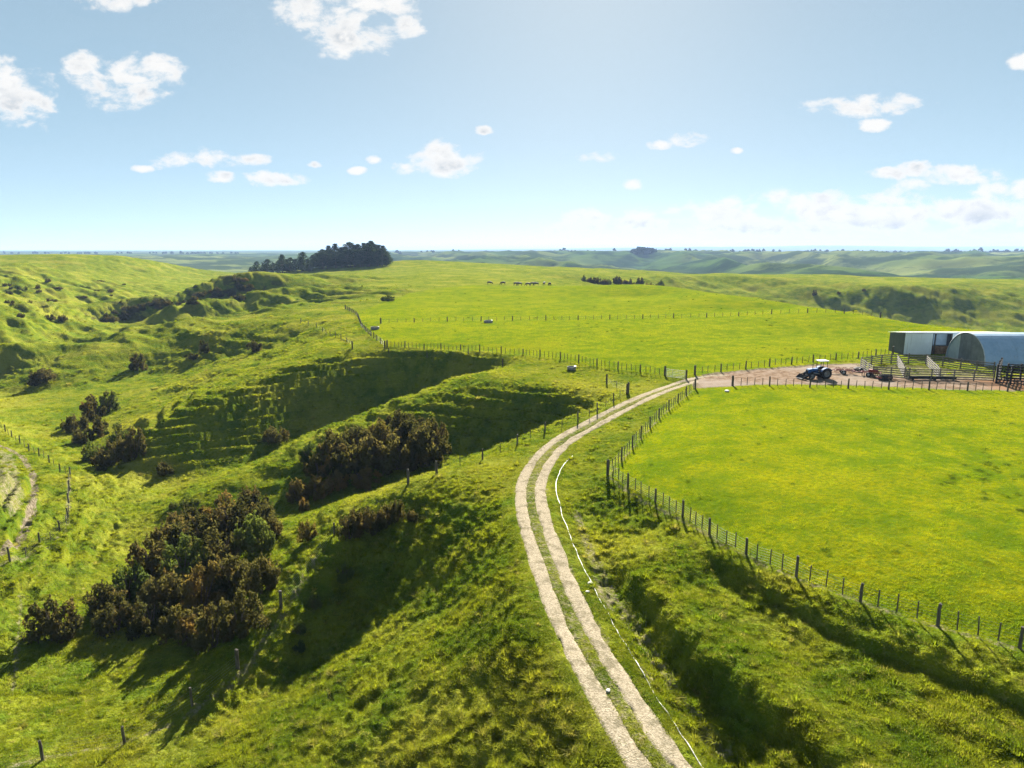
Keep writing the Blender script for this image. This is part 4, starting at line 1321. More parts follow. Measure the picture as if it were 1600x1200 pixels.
# pines: straight trunk, whorls of limbs, needle clumps
def pine_mesh(seed, squat):
    rd = random.Random(seed)
    cr = MB(); tr_ = MB()
    tr_.tube([(0, 0, -0.03), (rd.uniform(-.01, .01), 0, 0.4), (rd.uniform(-.02, .02), rd.uniform(-.02, .02), 0.93)], [0.026, 0.018, 0.005], 7)
    z = 0.10 if not squat else 0.14
    while z < 0.97:
        f = (z - 0.08) / 0.9
        reach = (0.27 if not squat else 0.36) * (1 - f ** (1.7 if not squat else 2.6)) * rd.uniform(0.75, 1.1) + 0.03
        m = rd.randint(4, 6)
        a0 = rd.uniform(0, 6.28)
        for k in range(m):
            a = a0 + k * 6.28 / m + rd.uniform(-0.3, 0.3); L = reach * rd.uniform(0.6, 1.12)
            e = Vector((math.cos(a) * L, math.sin(a) * L, z + L * rd.uniform(0.0, 0.35)))
            tr_.tube([(0, 0, z), tuple(e)], [0.006, 0.002], 4, caps=False)
            leaf_cloud(cr, rd, tuple(e), 0.058 + 0.05 * (1 - f), 26, 0.022, 0.7)
            leaf_cloud(cr, rd, tuple(e * 0.6 + Vector((0, 0, z * 0.4))), 0.06, 14, 0.022, 0.7)
        z += rd.uniform(0.045, 0.075)
    leaf_cloud(cr, rd, (0, 0, 0.95), 0.035, 30, 0.018, 1.4)
    return cr.mesh('crown', M['pine']), tr_.mesh('trunk', M['bark'])


PINES = [pine_mesh(500 + i, i % 2 == 1) for i in range(6)]


def pine(px, pyb, pyt, Y, label, group, wide=1.0, dx=0.0):
    p3 = py_(px, pyb, Y)
    x, y = p3[0] + dx, p3[1]
    z = gz(x, y)
    rx, rf, ru = ray(px, pyt)
    h = CAM_H + ru * (y / rf) - z
    cr, tk = brd.choice(PINES)
    root = thing('pine_tree', label, 'tree', (x, y, z), brd.uniform(0, 6.28), group)
    for nm, me in (('crown', cr), ('trunk', tk)):
        link(nm, me, root, scale=(h * wide, h * wide, h))


tops = [(392, 417), (402, 408), (412, 412), (419, 404), (428, 410), (436, 407), (442, 397), (449, 405), (455, 402), (462, 404), (474, 393), (481, 404), (490, 398), (497, 394), (505, 389), (515, 384), (525, 381), (535, 386), (541, 384), (548, 377), (555, 382), (560, 381), (570, 380), (576, 381), (581, 376), (587, 381), (593, 382), (600, 384), (606, 396)]
for (px, tp) in tops:
    bl = np.interp(px, [390, 450, 500, 560, 608], [430, 427, 421, 416, 412])
    if px < 482:
        pine(px, bl, tp, 575, 'dark pine in the lower straggling row left of the dense pine wood', 'pines of the straggling row', 1.15)
        pine(px + wr.uniform(-5, 5), bl, tp + wr.uniform(5, 12), 560, 'dark pine in the lower straggling row left of the dense pine wood', 'pines of the straggling row', 1.5)
    else:
        for k in range(3):
            pine(px + (wr.uniform(-5, 5) if k else 0), bl, tp + (wr.uniform(3, 16) if k else 0), 605 - 16 * k, 'dark pine in the dense dome-shaped pine wood on the ridge', 'pines of the dense wood', 1.25 + 0.2 * k)


# far woods and shelter belts, too far off to tell their trees apart
def far_wood(name, label, spots, seed, size):
    rd = random.Random(seed); mb = MB()
    for (x, y, h, r) in spots:
        z = gz(x, y)
        for k in range(5):
            leaf_cloud(mb, rd, (x + rd.uniform(-r, r) * .5, y + rd.uniform(-r, r) * .5, z + h * (0.25 + 0.14 * k)), r * (1.0 - 0.13 * k), 16, size, 0.8)
    tag(link(name, mb.mesh(name, M['pine'])), label, 'wood', kind='stuff')


def belt(px0, px1, py, Y, hpx, gap_px, seed, jitter=0.4):
    rd = random.Random(seed); out = []; px = px0
    while px < px1:
        p = py_(px, py, Y + rd.uniform(-60, 60)); h = hpx * Y / F * rd.uniform(1 - jitter, 1 + jitter)
        out.append((p[0], p[1], h, h * 0.5)); px += gap_px * rd.choice((0.35, 0.5, 0.7, 1.0, 1.6, 3.2)) * rd.uniform(0.7, 1.3)
    return out


dome = []
dr = random.Random(3)
for i in range(60):
    px = 1005 + dr.uniform(-19, 19); f_ = 1 - ((px - 1005) / 20) ** 2
    p = py_(px, 393, 2300 + dr.uniform(-50, 50)); hh = (4 + 7.5 * f_) * 2300 / F
    dome.append((p[0], p[1], hh, 7))
far_wood('far_wood', 'dark dome-shaped wood standing on the skyline of the far hills', dome, 31, 3.0)
far_wood('treeline', 'long dark shelter belt along the skyline on the far hills beyond the sheds', belt(1180, 1640, 394, 3300, 3.2, 5, 41) + belt(1290, 1420, 393, 3000, 5, 4, 42) + belt(1480, 1640, 393, 3000, 5, 4, 43), 32, 4.0)
far_wood('treeline', 'scattered trees on the skyline between the pine wood and the dome wood', belt(620, 980, 394, 3000, 3.0, 8, 44) + belt(730, 775, 392, 2800, 5, 4, 45) + belt(1030, 1180, 394, 2900, 3.2, 6, 46), 33, 4.0)
far_wood('treeline', 'thin dark line of trees on the left skyline', belt(-40, 380, 392, 3600, 2.4, 8, 47) + belt(255, 310, 391, 3400, 3.8, 4, 48), 34, 4.5)

# pale ranges at the very back
def ridge_mesh(Y, py_fn, seed):
    xs = np.linspace(-0.2 * Y, 1.3 * Y, 160)
    mb = MB(); vs = []; fs = []
    for i, x in enumerate(xs):
        top = py_fn(800 + F * x / Y) 
        z = CAM_H + Y * ((210.0 - (top - 390 + 210.0)) / F)
        z += 5 * float(fbm(np.array([x / 900.0]), np.array([seed * 1.0]), 4, 90)[0])
        vs += [(x, Y - 1500, -25), (x, Y - 500, z * 0.55 - 8), (x, Y, z), (x, Y + 1500, -25)]
    for i in range(len(xs) - 1):
        for k in range(3):
            fs.append((4 * i + k, 4 * i + k + 1, 4 * i + 5 + k, 4 * i + 4 + k))
    mb.add(vs, fs)
    return mb.mesh('hills', M['range'], True)


M['range'] = simple_mat('range', (0.06, 0.085, 0.05), (0.09, 0.11, 0.06), 0.002, 0.9, 0.0, 0.0)
hl = link('hills', ridge_mesh(13000, lambda px: float(np.interp(px, [600, 800, 1000, 1080, 1180, 1260, 1350, 1450, 1550, 1700, 2200], [391, 389, 387, 385.5, 386, 384, 384.5, 386, 385, 386, 386])), 3))
tag(hl, kind='structure')

# ------------------------------------------------------------------ farm buildings
def sheet_mat(name, c1, c2, axis, rough=0.45, metal=0.25, dirt=(0.25, 0.2, 0.15)):
    """corrugated sheet: fine ribs as relief"""
    m, t = new_mat(name)
    tc = t.n('ShaderNodeTexCoord').outputs['Object']
    sp = t.n('ShaderNodeSeparateXYZ', ins={0: tc})
    rib = t.m('SINE', t.m('MULTIPLY', sp.outputs[axis], 42.0))
    nz = t.noise(tc, 0.8, 5.0, 0.65)
    c = t.mix(t.ramp(nz, 0.3, 0.7), c1, c2)
    st = t.noise(t.vm('MULTIPLY', tc, (2.0, 2.0, 0.15)), 1.5, 5.0, 0.65)
    c = t.mix(t.m('MULTIPLY', t.ramp(st, 0.55, 0.72), 0.35), c, dirt)
    b = t.n('ShaderNodeBump', ins={'Strength': 0.5, 'Distance': 0.02, 'Height': rib})
    p = t.n('ShaderNodeBsdfPrincipled', ins={'Base Color': c, 'Roughness': rough, 'Metallic': metal, 'Normal': b.outputs[0]})
    t.n('ShaderNodeOutputMaterial', ins={0: p})
    return m


M['white_sheet'] = sheet_mat('white_wall_sheet', (0.76, 0.78, 0.77), (0.84, 0.86, 0.85), 0, 0.55, 0.0)
M['roof_sheet'] = sheet_mat('roof_sheet', (0.55, 0.58, 0.60), (0.68, 0.70, 0.72), 0, 0.38, 0.35)
M['arch_sheet'] = sheet_mat('arch_roof_sheet', (0.26, 0.37, 0.48), (0.34, 0.45, 0.56), 0, 0.42, 0.35)  # blue of the reflected sky is put into the base colour
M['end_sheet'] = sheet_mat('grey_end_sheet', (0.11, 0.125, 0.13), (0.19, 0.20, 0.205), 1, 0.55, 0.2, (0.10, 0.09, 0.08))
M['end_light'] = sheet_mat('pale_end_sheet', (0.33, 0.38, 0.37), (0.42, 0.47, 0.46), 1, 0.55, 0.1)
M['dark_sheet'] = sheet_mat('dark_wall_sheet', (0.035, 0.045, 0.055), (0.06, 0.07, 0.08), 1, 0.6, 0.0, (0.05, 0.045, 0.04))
M['hay'] = simple_mat('hay', (0.15, 0.085, 0.045), (0.30, 0.18, 0.10), 3.0, 0.95, 0.8, 0.05)
M['blue_panel'] = simple_mat('pale_blue_panel', (0.45, 0.55, 0.66), (0.55, 0.64, 0.73), 1.5, 0.5, 0.05, 0.3)
M['concrete'] = simple_mat('concrete', (0.16, 0.155, 0.14), (0.28, 0.27, 0.245), 3.0, 0.9, 0.4, 0.1)
M['rubber'] = simple_mat('rubber', (0.012, 0.012, 0.012), (0.03, 0.028, 0.026), 6.0, 0.8, 0.3, 0.2)
M['red'] = simple_mat('rusty_red_paint', (0.17, 0.025, 0.018), (0.26, 0.05, 0.03), 5.0, 0.6, 0.2, 0.3, dirt=(0.12, 0.06, 0.035))
M['blue'] = simple_mat('blue_paint', (0.015, 0.075, 0.22), (0.03, 0.12, 0.32), 4.0, 0.7, 0.1, 0.12, dirt=(0.07, 0.06, 0.05))
M['cream'] = simple_mat('pale_paint', (0.60, 0.60, 0.56), (0.72, 0.72, 0.68), 4.0, 0.5, 0.1, 0.3)
M['rim_paint'] = simple_mat('worn_rim_paint', (0.16, 0.16, 0.15), (0.28, 0.27, 0.26), 6.0, 0.6, 0.1, 0.3)
M['black_metal'] = simple_mat('dark_metal', (0.02, 0.02, 0.022), (0.05, 0.048, 0.045), 5.0, 0.85, 0.2, 0.08)
M['water'] = simple_mat('water', (0.02, 0.03, 0.03), (0.03, 0.04, 0.04), 2.0, 0.05, 0.05, 0.5)

# open-fronted shed at the back
SX, SY = 66.9, 115.0
SZ = gz(SX + 5, SY) - 0.05
shed = thing('machinery_shed', 'long white open-fronted farm shed with low sloping roof behind the arched barn', 'shed', (SX, SY, SZ))
LEN, DEP, HF, HB = 17.2, 4.7, 3.75, 3.25
for k in range(4):
    mb = MB(); mb.box((0.62 + k * 1.17, 0.0, HF / 2), (1.165, 0.06, HF)); link('wall_sheet', mb.mesh('wall_sheet', M['white_sheet']), shed)
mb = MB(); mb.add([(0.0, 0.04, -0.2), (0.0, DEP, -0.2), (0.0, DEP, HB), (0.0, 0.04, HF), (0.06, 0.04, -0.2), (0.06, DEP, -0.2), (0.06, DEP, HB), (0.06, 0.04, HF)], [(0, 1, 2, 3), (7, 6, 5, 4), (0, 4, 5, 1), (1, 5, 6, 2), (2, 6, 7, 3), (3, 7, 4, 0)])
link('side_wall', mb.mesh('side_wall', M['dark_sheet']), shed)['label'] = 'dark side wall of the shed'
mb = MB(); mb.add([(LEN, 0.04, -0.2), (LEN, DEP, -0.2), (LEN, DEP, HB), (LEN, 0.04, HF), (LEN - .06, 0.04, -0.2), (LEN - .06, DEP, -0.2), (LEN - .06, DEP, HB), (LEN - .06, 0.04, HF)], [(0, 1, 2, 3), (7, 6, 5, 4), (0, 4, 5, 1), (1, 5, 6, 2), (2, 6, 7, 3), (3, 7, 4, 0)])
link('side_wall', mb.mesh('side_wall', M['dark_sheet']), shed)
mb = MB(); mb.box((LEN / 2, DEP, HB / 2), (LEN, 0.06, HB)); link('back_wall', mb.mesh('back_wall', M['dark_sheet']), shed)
for x in (5.25, 8.0, 9.6, 13.0, 16.9):
    mb = MB(); mb.tube([(x, 0.12, -0.3), (x, 0.12, HF - 0.1)], 0.11, 8); link('post', mb.mesh('post', M['wood']), shed)
slope = math.atan2(HF - HB, DEP)
for k in range(9):
    w_ = (LEN + 0.5) / 9
    mb = MB(); mb.box((-0.25 + (k + 0.5) * w_, DEP / 2, (HF + HB) / 2 + 0.10), (w_ - 0.02, DEP + 0.7, 0.05), rx=-slope); link('roof_sheet', mb.mesh('roof_sheet', M['roof_sheet']), shed)
mb = MB(); mb.box((LEN / 2, -0.34, HF + 0.04), (LEN + 0.5, 0.04, 0.22)); link('fascia', mb.mesh('fascia', M['cream']), shed)
mb = MB(); mb.box((6.7, 1.2, 2.45), (2.6, 0.06, 2.1)); pn = link('inner_panel', mb.mesh('inner_panel', M['blue_panel']), shed); pn['label'] = 'pale blue panel inside the open bay'
mb = MB()
for (cx, cz, sx, sz) in ((6.7, 3.45, 2.5, 0.08), (6.7, 1.48, 2.5, 0.08), (5.46, 2.45, 0.08, 2.0), (7.94, 2.45, 0.08, 2.0)):
    mb.box((cx, 1.14, cz), (sx, 0.05, sz))
link('panel_frame', mb.mesh('panel_frame', M['black_metal']), pn)
mb = MB(); mb.box((8.8, 0.0, HF / 2), (1.5, 0.06, HF)); link('wall_sheet', mb.mesh('wall_sheet', M['white_sheet']), shed)
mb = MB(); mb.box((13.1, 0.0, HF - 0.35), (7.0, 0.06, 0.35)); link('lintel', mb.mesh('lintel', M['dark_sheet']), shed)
hr = random.Random(8)
for k in range(6):
    mb = MB(); mb.box((0, 0, 0.35), (0.9, 0.75, 0.66), bev=0.06)
    tag(link('hay_bale', mb.mesh('hay_bale', M['hay']), None, (SX + 5.75 + 0.93 * (k % 3), SY + 0.62, SZ + 0.02 + 0.67 * (k // 3)), (0, 0, hr.uniform(-0.08, 0.08))), 'brown hay bale stacked in the open bay of the white shed', 'bale', 'bales in the shed bay')

# arched barn
BX, BYc, BR, BL = 72.6, 107.7, 4.75, 28.0
BZ = gz(BX, BYc) - 0.05
barn = thing('arched_barn', 'half-round barn of sky-tinted corrugated iron with grey end wall', 'barn', (BX, BYc, BZ))


def arc(n=18, r=BR, squash=0.98):
    return [(r * math.cos(math.pi - math.pi * k / n), r * squash * math.sin(math.pi * k / n)) for k in range(n + 1)]


nb = 11
for k in range(nb):
    x0, x1 = k * BL / nb, (k + 1) * BL / nb - 0.03
    mb = MB(); A1 = arc(); A0 = arc(r=BR - 0.06)
    n = len(A1); vs = []; fs = []
    for x in (x0, x1):
        vs += [(x, y, z) for (y, z) in A1] + [(x, y, z) for (y, z) in A0]
    for i in range(n - 1):
        fs += [(i, i + 1, 2 * n + i + 1, 2 * n + i), (n + i, 3 * n + i, 3 * n + i + 1, n + i + 1), (i, n + i, n + i + 1, i + 1), (2 * n + i, 2 * n + i + 1, 3 * n + i + 1, 3 * n + i)]
    mb.add(vs, fs)
    link('roof_sheet', mb.mesh('roof_sheet', M['arch_sheet'], False), barn)
ns = 10
for k in range(ns):
    y0 = -BR + 0.08 + k * (2 * BR - 0.16) / ns; y1 = y0 + (2 * BR - 0.16) / ns - 0.025
    def top(y):
        return 0.97 * math.sqrt(max(0.0, (BR - 0.05) ** 2 - y * y))
    ys_ = [y0 + (y1 - y0) * i / 4 for i in range(5)]
    px0 = 0.12 + 0.012 * (k % 2)
    ring = [(px0, y, top(y)) for y in ys_] + [(px0, y1, -0.2), (px0, y0, -0.2)]
    n = len(ring)
    mb = MB(); mb.add(ring + [(x + 0.04, y, z) for (x, y, z) in ring], [tuple(range(n)), tuple(range(n, 2 * n))[::-1]] + [(i, (i + 1) % n, n + (i + 1) % n, n + i) for i in range(n)])
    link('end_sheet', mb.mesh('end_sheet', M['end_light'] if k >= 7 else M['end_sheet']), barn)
mb = MB(); A1 = arc(24, BR + 0.02)
mb.tube([(0.0, y, z) for (y, z) in A1], 0.07, 6); link('verge_trim', mb.mesh('verge_trim', M['galv']), barn)

# ------------------------------------------------------------------ stock yards: posts and rails
def rail_fence(label, plan, h=1.55, rails=5, gap=2.5, mat='rail_wood', name='rail_fence', seed=0, post=0.15):
    rd = random.Random(seed)
    X0, Y0 = plan[0]; z0 = gz(X0, Y0)
    root = thing(name, label, 'fence', (X0, Y0, z0))
    seen = set()
    for (a, b) in zip(plan[:-1], plan[1:]):
        L = math.hypot(b[0] - a[0], b[1] - a[1]); n = max(1, round(L / gap)); yaw = math.atan2(b[1] - a[1], b[0] - a[0])
        for i in range(n + 1):
            f = i / n; x, y = a[0] + (b[0] - a[0]) * f, a[1] + (b[1] - a[1]) * f
            key = (round(x, 2), round(y, 2))
            if key not in seen:
                seen.add(key)
                hh = h + 0.12 + rd.uniform(-0.06, 0.1)
                mb = MB(); mb.box((0, 0, hh / 2 - 0.15), (post, post, hh + 0.3), rz=yaw, bev=0.012)
                link('post', mb.mesh('post', M[mat]), root, (x - X0, y - Y0, gz(x, y) - z0), (rd.gauss(0, .012), rd.gauss(0, .012), 0))
            if i < n:
                x2, y2 = a[0] + (b[0] - a[0]) * (i + 1) / n, a[1] + (b[1] - a[1]) * (i + 1) / n
                za, zb = gz(x, y) - z0, gz(x2, y2) - z0
                nxo, nyo = -math.sin(yaw) * (post / 2 + 0.024), math.cos(yaw) * (post / 2 + 0.024)
                for r_ in range(rails):
                    zz_ = 0.22 + (h - 0.25) * r_ / (rails - 1) + rd.uniform(-0.015, 0.015)
                    mb = MB(); mb.box((0, 0, 0), (L / n + 0.02, 0.045, 0.145), bev=0.006)
                    link('rail', mb.mesh('rail', M[mat]), root, ((x + x2) / 2 - X0 - nxo, (y + y2) / 2 - Y0 - nyo, (za + zb) / 2 + zz_), (0, -math.atan2(zb - za, L / n) + rd.gauss(0, .006), yaw))
    return root


def YP(*pts):
    return [pz(px, py, 0.35)[:2] for (px, py) in pts]


rail_fence('weathered wooden rail fence along the back of the stock yards', YP((1345, 574), (1392, 569), (1446, 570), (1500, 578), (1552, 584)), 1.5, 5, 2.6, seed=1)
rail_fence('weathered wooden rail fence along the front of the stock yards', YP((1345, 575), (1364, 588), (1420, 593), (1490, 595), (1552, 597)), 1.5, 5, 2.4, seed=2)
rail_fence('short wooden rail fence dividing the first stock pen', YP((1402, 571), (1413, 591)), 1.5, 5, 2.4, seed=3)
rail_fence('wooden rail fence dividing the stock pens in the middle of the yards', YP((1448, 572), (1468, 593)), 1.5, 5, 2.4, seed=4)
rail_fence('tall black tarred rail fence at the right-hand end of the stock yards', YP((1556, 600), (1600, 603), (1660, 606)), 2.5, 7, 1.9, 'dark_wood', seed=5, post=0.22)
rail_fence('black tarred rails running back from the tall black fence', YP((1556, 599), (1562, 586)), 2.4, 7, 1.9, 'dark_wood', seed=6, post=0.22)
rail_fence('second black tarred rail fence just behind the tall black one', YP((1572, 594), (1660, 597)), 2.2, 6, 1.9, 'dark_wood', seed=7, post=0.2)


def feed_trough(px, py, label, yaw):
    x, y = pz(px, py, 0.33)[:2]
    root = thing('feed_trough', label, 'trough', (x, y, gz(x, y)), yaw, 'feed troughs before the yards')
    prof = [(0.32 * math.cos(math.pi + math.pi * k / 8), 0.52 + 0.34 * math.sin(math.pi + math.pi * k / 8)) for k in range(9)]
    inn = [(0.27 * math.cos(math.pi + math.pi * k / 8), 0.52 + 0.28 * math.sin(math.pi + math.pi * k / 8)) for k in range(9)][::-1]
    mb = MB(); p = prof + inn; n = len(p)
    vs = [(-1.6, a, b) for (a, b) in p] + [(1.6, a, b) for (a, b) in p]
    mb.add(vs, [(i, (i + 1) % n, n + (i + 1) % n, n + i) for i in range(n)] + [tuple(range(n))[::-1], tuple(range(n, 2 * n))])
    for e in (-1.6, 1.57):
        mb.add([(e, a, b) for (a, b) in prof] + [(e + 0.03, a, b) for (a, b) in prof], [tuple(range(9)), tuple(range(9, 18))[::-1]])
    link('basin', mb.mesh('basin', M['rubber'], False), root)
    for e in (-1.2, 1.2):
        mb = MB(); mb.box((e, 0, 0.11), (0.12, 0.6, 0.24)); link('leg', mb.mesh('leg', M['dark_wood']), root)


feed_trough(1439, 593.5, 'black feed trough nearer the tractor in front of the stock yard rails', 0.02)
feed_trough(1474, 594.5, 'black feed trough nearer the black rails in front of the stock yard rails', -0.04)


# ------------------------------------------------------------------ tractor
def wheel(root, x, y, r, wd, rim_mat, lugs=16):
    side = 1 if y > 0 else -1
    mb = MB()
    mb.lathe([(r * 0.58, -wd / 2), (r * 0.90, -wd / 2), (r * 0.98, -wd * 0.36), (r, -wd * 0.15), (r, wd * 0.15), (r * 0.98, wd * 0.36), (r * 0.90, wd / 2), (r * 0.58, wd / 2), (r * 0.58, -wd / 2)], 'Y', (0, 0, 0), 22)
    for k in range(lugs):
        a = 2 * math.pi * k / lugs
        for s in (-1, 1):
            a2 = a + (0.5 if s > 0 else 0) * 2 * math.pi / lugs
            mb.box((math.cos(a2) * r, s * wd * 0.22, math.sin(a2) * r), (r * 0.09, wd * 0.5, r * 0.09), ry=-a2, rz=0)
    wh = link('wheel', None, root, (x, y, r))
    link('tyre', mb.mesh('tyre', M['rubber'], False), wh)
    mb = MB()
    mb.lathe([(r * 0.57, -wd * 0.40), (r * 0.52, -wd * 0.34), (r * 0.46, wd * 0.02), (r * 0.20, wd * 0.06), (r * 0.16, wd * 0.22), (0.01, wd * 0.22)], 'Y', (0, 0, 0), 20)
    mb.lathe([(r * 0.57, wd * 0.40), (r * 0.52, wd * 0.34), (r * 0.46, wd * 0.02)], 'Y', (0, 0, 0), 20)
    link('rim', mb.mesh('rim', rim_mat, True), wh)
    if side < 0:
        wh.rotation_euler = (0, 0, math.pi)


tx_, ty_ = pz(1278, 590, 0.3)[:2]
tr_ = thing('tractor', 'old blue tractor with white sun canopy and front loader bucket parked in the yard', 'tractor', (tx_, ty_, gz(tx_, ty_) + 0.03), math.pi + 0.14)
mb = MB()
hood = [(0.25, 0.95), (0.25, 1.48), (1.1, 1.52), (1.72, 1.42), (1.84, 1.25), (1.84, 0.85), (1.2, 0.80)]
mb.prism(hood, -0.34, 0.34)
link('hood', mb.mesh('hood', M['blue']), tr_)
mb = MB(); mb.box((0.55, 0, 0.75), (2.5, 0.42, 0.36), bev=0.04).box((-0.7, 0, 0.78), (0.7, 0.6, 0.5), bev=0.05); link('chassis', mb.mesh('chassis', M['black_metal']), tr_)
mb = MB(); mb.box((1.86, 0, 1.08), (0.04, 0.56, 0.42), bev=0.01); link('grille', mb.mesh('grille', M['black_metal']), tr_)
for s in (-1, 1):
    mb = MB(); mb.lathe([(0.09, 0), (0.09, 0.03), (0.02, 0.05)], 'X', (1.86, s * 0.2, 1.34), 12); link('headlight', mb.mesh('headlight', M['cream']), tr_)
    wheel(tr_, -0.75, s * 0.86, 0.80, 0.44, M['rim_paint'])
    wheel(tr_, 1.45, s * 0.76, 0.50, 0.30, M['rim_paint'], 12)
    mb = MB()
    pts = [(-0.75 + 0.92 * math.cos(a), 0.8 + 0.90 * math.sin(a)) for a in [R(150 - 18 * k) for k in range(8)]]
    vs = []
    for (x, z) in pts:
        vs += [(x, s * 0.55, z), (x, s * 1.06, z), (x, s * 1.06, z - 0.04), (x, s * 0.55, z - 0.04)]
    mb.add(vs, [q for i in range(7) for q in ((4 * i, 4 * i + 1, 4 * i + 5, 4 * i + 4), (4 * i + 1, 4 * i + 2, 4 * i + 6, 4 * i + 5), (4 * i + 2, 4 * i + 3, 4 * i + 7, 4 * i + 6), (4 * i + 3, 4 * i, 4 * i + 4, 4 * i + 7))])
    link('mudguard', mb.mesh('mudguard', M['blue']), tr_)
    mb = MB(); mb.tube([(0.1, s * 0.52, 0.7), (0.12, s * 0.52, 1.35), (1.2, s * 0.60, 1.05), (2.35, s * 0.62, 0.62), (2.55, s * 0.62, 0.42)], 0.07, 6); link('loader_arm', mb.mesh('loader_arm', M['black_metal']), tr_)
    mb = MB(); mb.tube([(0.15, s * 0.52, 0.75), (1.35, s * 0.60, 0.98)], 0.045, 6); link('hydraulic_ram', mb.mesh('hydraulic_ram', M['galv']), tr_)
    for xp in (-1.05, 0.02):
        mb = MB(); mb.tube([(xp, s * 0.52, 1.15), (xp * 0.96, s * 0.52, 2.58)], 0.04, 6); link('canopy_post', mb.mesh('canopy_post', M['black_metal']), tr_)
mb = MB(); mb.box((-0.5, 0, 2.64), (1.55, 1.35, 0.12), bev=0.05); link('canopy', mb.mesh('canopy', M['galv']), tr_)
mb = MB(); mb.box((-0.75, 0, 1.22), (0.5, 0.5, 0.12), bev=0.04).box((-1.0, 0, 1.45), (0.1, 0.48, 0.42), bev=0.04); link('seat', mb.mesh('seat', M['black_metal']), tr_)
mb = MB(); mb.tube([(0.2, 0, 1.4), (-0.12, 0, 1.66)], 0.03, 6)
mb.tube([(-0.12 + 0.06 * math.cos(a), 0.2 * math.sin(a), 1.66 + 0.19 * math.cos(a)) for a in [2 * math.pi * k / 14 for k in range(15)]], 0.018, 5); link('steering_wheel', mb.mesh('steering_wheel', M['black_metal']), tr_)
mb = MB(); mb.tube([(1.1, 0.22, 1.45), (1.1, 0.22, 2.15), (1.04, 0.22, 2.28)], 0.045, 8); link('exhaust', mb.mesh('exhaust', M['black_metal']), tr_)
mb = MB(); mb.prism([(2.5, 0.06), (2.45, 0.62), (2.51, 0.66), (2.6, 0.14), (3.05, 0.10), (3.12, 0.05)], -0.9, 0.9)
for s in (-0.9, 0.87):
    mb.prism([(2.5, 0.06), (2.47, 0.62), (2.75, 0.45), (3.12, 0.05)], s, s + 0.03)
link('loader_bucket', mb.mesh('loader_bucket', M['black_metal']), tr_)
tr_.scale = (0.94, 0.94, 0.94)


# ------------------------------------------------------------------ implements by the yard
def small_wheel(root, x, y, r):
    wh = link('wheel', None, root, (x, y, r))
    mb = MB(); mb.lathe([(r * .55, -.08), (r * .93, -.09), (r, -.04), (r, .04), (r * .93, .09), (r * .55, .08), (r * .55, -.08)], 'Y', n=16); link('tyre', mb.mesh('tyre', M['rubber']), wh)
    mb = MB(); mb.lathe([(r * .56, -.06), (r * .5, 0), (r * .15, .03), (0.01, .06)], 'Y', n=14); link('rim', mb.mesh('rim', M['cream'], True), wh)


def implement(px, py, label, yaw, reels=3):
    x, y = pz(px, py, 0.33)[:2]
    root = thing('hay_rake' if reels else 'disc_harrow', label, 'implement', (x, y, gz(x, y) + 0.02), yaw)
    mb = MB(); mb.box((0, 0, 0.62), (2.6, 0.12, 0.12), bev=0.02).box((0, 0.9, 0.62), (2.6, 0.1, 0.1), bev=0.02)
    for e in (-1.2, 0, 1.2):
        mb.box((e, 0.45, 0.62), (0.1, 1.0, 0.1), bev=0.02)
    link('frame', mb.mesh('frame', M['red']), root)
    mb = MB(); mb.tube([(1.25, 0.45, 0.62), (2.5, 0.45, 0.42)], 0.06, 6).tube([(1.25, 0.0, 0.62), (2.4, 0.42, 0.44)], 0.045, 6); link('drawbar', mb.mesh('drawbar', M['red']), root)
    for s in (-0.15, 1.05):
        small_wheel(root, 0.2, s, 0.34)
    for k in range(reels):
        mb = MB(); cx = -1.1 + 0.95 * k
        for q in range(10):
            a = 2 * math.pi * q / 10
            mb.tube([(cx, -0.25, 0.5), (cx + 0.5 * math.cos(a), -0.25, 0.5 + 0.46 * math.sin(a))], 0.015, 4)
        mb.tube([(cx + 0.42 * math.cos(a), -0.25, 0.5 + 0.40 * math.sin(a)) for a in [2 * math.pi * q / 16 for q in range(17)]], 0.025, 5)
        link('tine_wheel', mb.mesh('tine_wheel', M['red']), root)
    if not reels:
        for k in range(9):
            mb = MB(); mb.lathe([(0.02, -0.02), (0.26, 0.0), (0.27, 0.015), (0.02, 0.03)], 'X', (-1.15 + 0.28 * k, 0.45, 0.27), 14); link('disc', mb.mesh('disc', M['black_metal']), root)
        mb = MB(); mb.box((-0.3, 0.45, 0.86), (1.2, 0.6, 0.4), bev=0.05); link('seed_box', mb.mesh('seed_box', M['red']), root)


implement(1318, 583, 'red hay rake with tine wheels parked just behind the tractor', 2.9, 3)
implement(1361, 587, 'red disc harrow with box standing at the corner of the stock yards', 2.5, 0)
xr, yr = pz(1383, 594, 0.33)[:2]
root = thing('land_roller', 'black ribbed land roller lying before the stock yard corner', 'roller', (xr, yr, gz(xr, yr)), 0.3)
mb = MB()
for k in range(14):
    mb.lathe([(0.40, -0.9 + k * 0.13), (0.44, -0.87 + k * 0.13), (0.44, -0.83 + k * 0.13), (0.40, -0.80 + k * 0.13)], 'X', (0, 0, 0.42), 18)
link('drum', mb.mesh('drum', M['black_metal']), root)
mb = MB()
for s in (-1.0, 1.0):
    mb.box((s, 0.1, 0.45), (0.06, 0.8, 0.12))
mb.box((0, 0.52, 0.45), (2.1, 0.1, 0.12)).tube([(0, 0.52, 0.45), (0.2, 1.5, 0.35)], 0.05, 6)
link('frame', mb.mesh('frame', M['red']), root)
ty = random.Random(4)
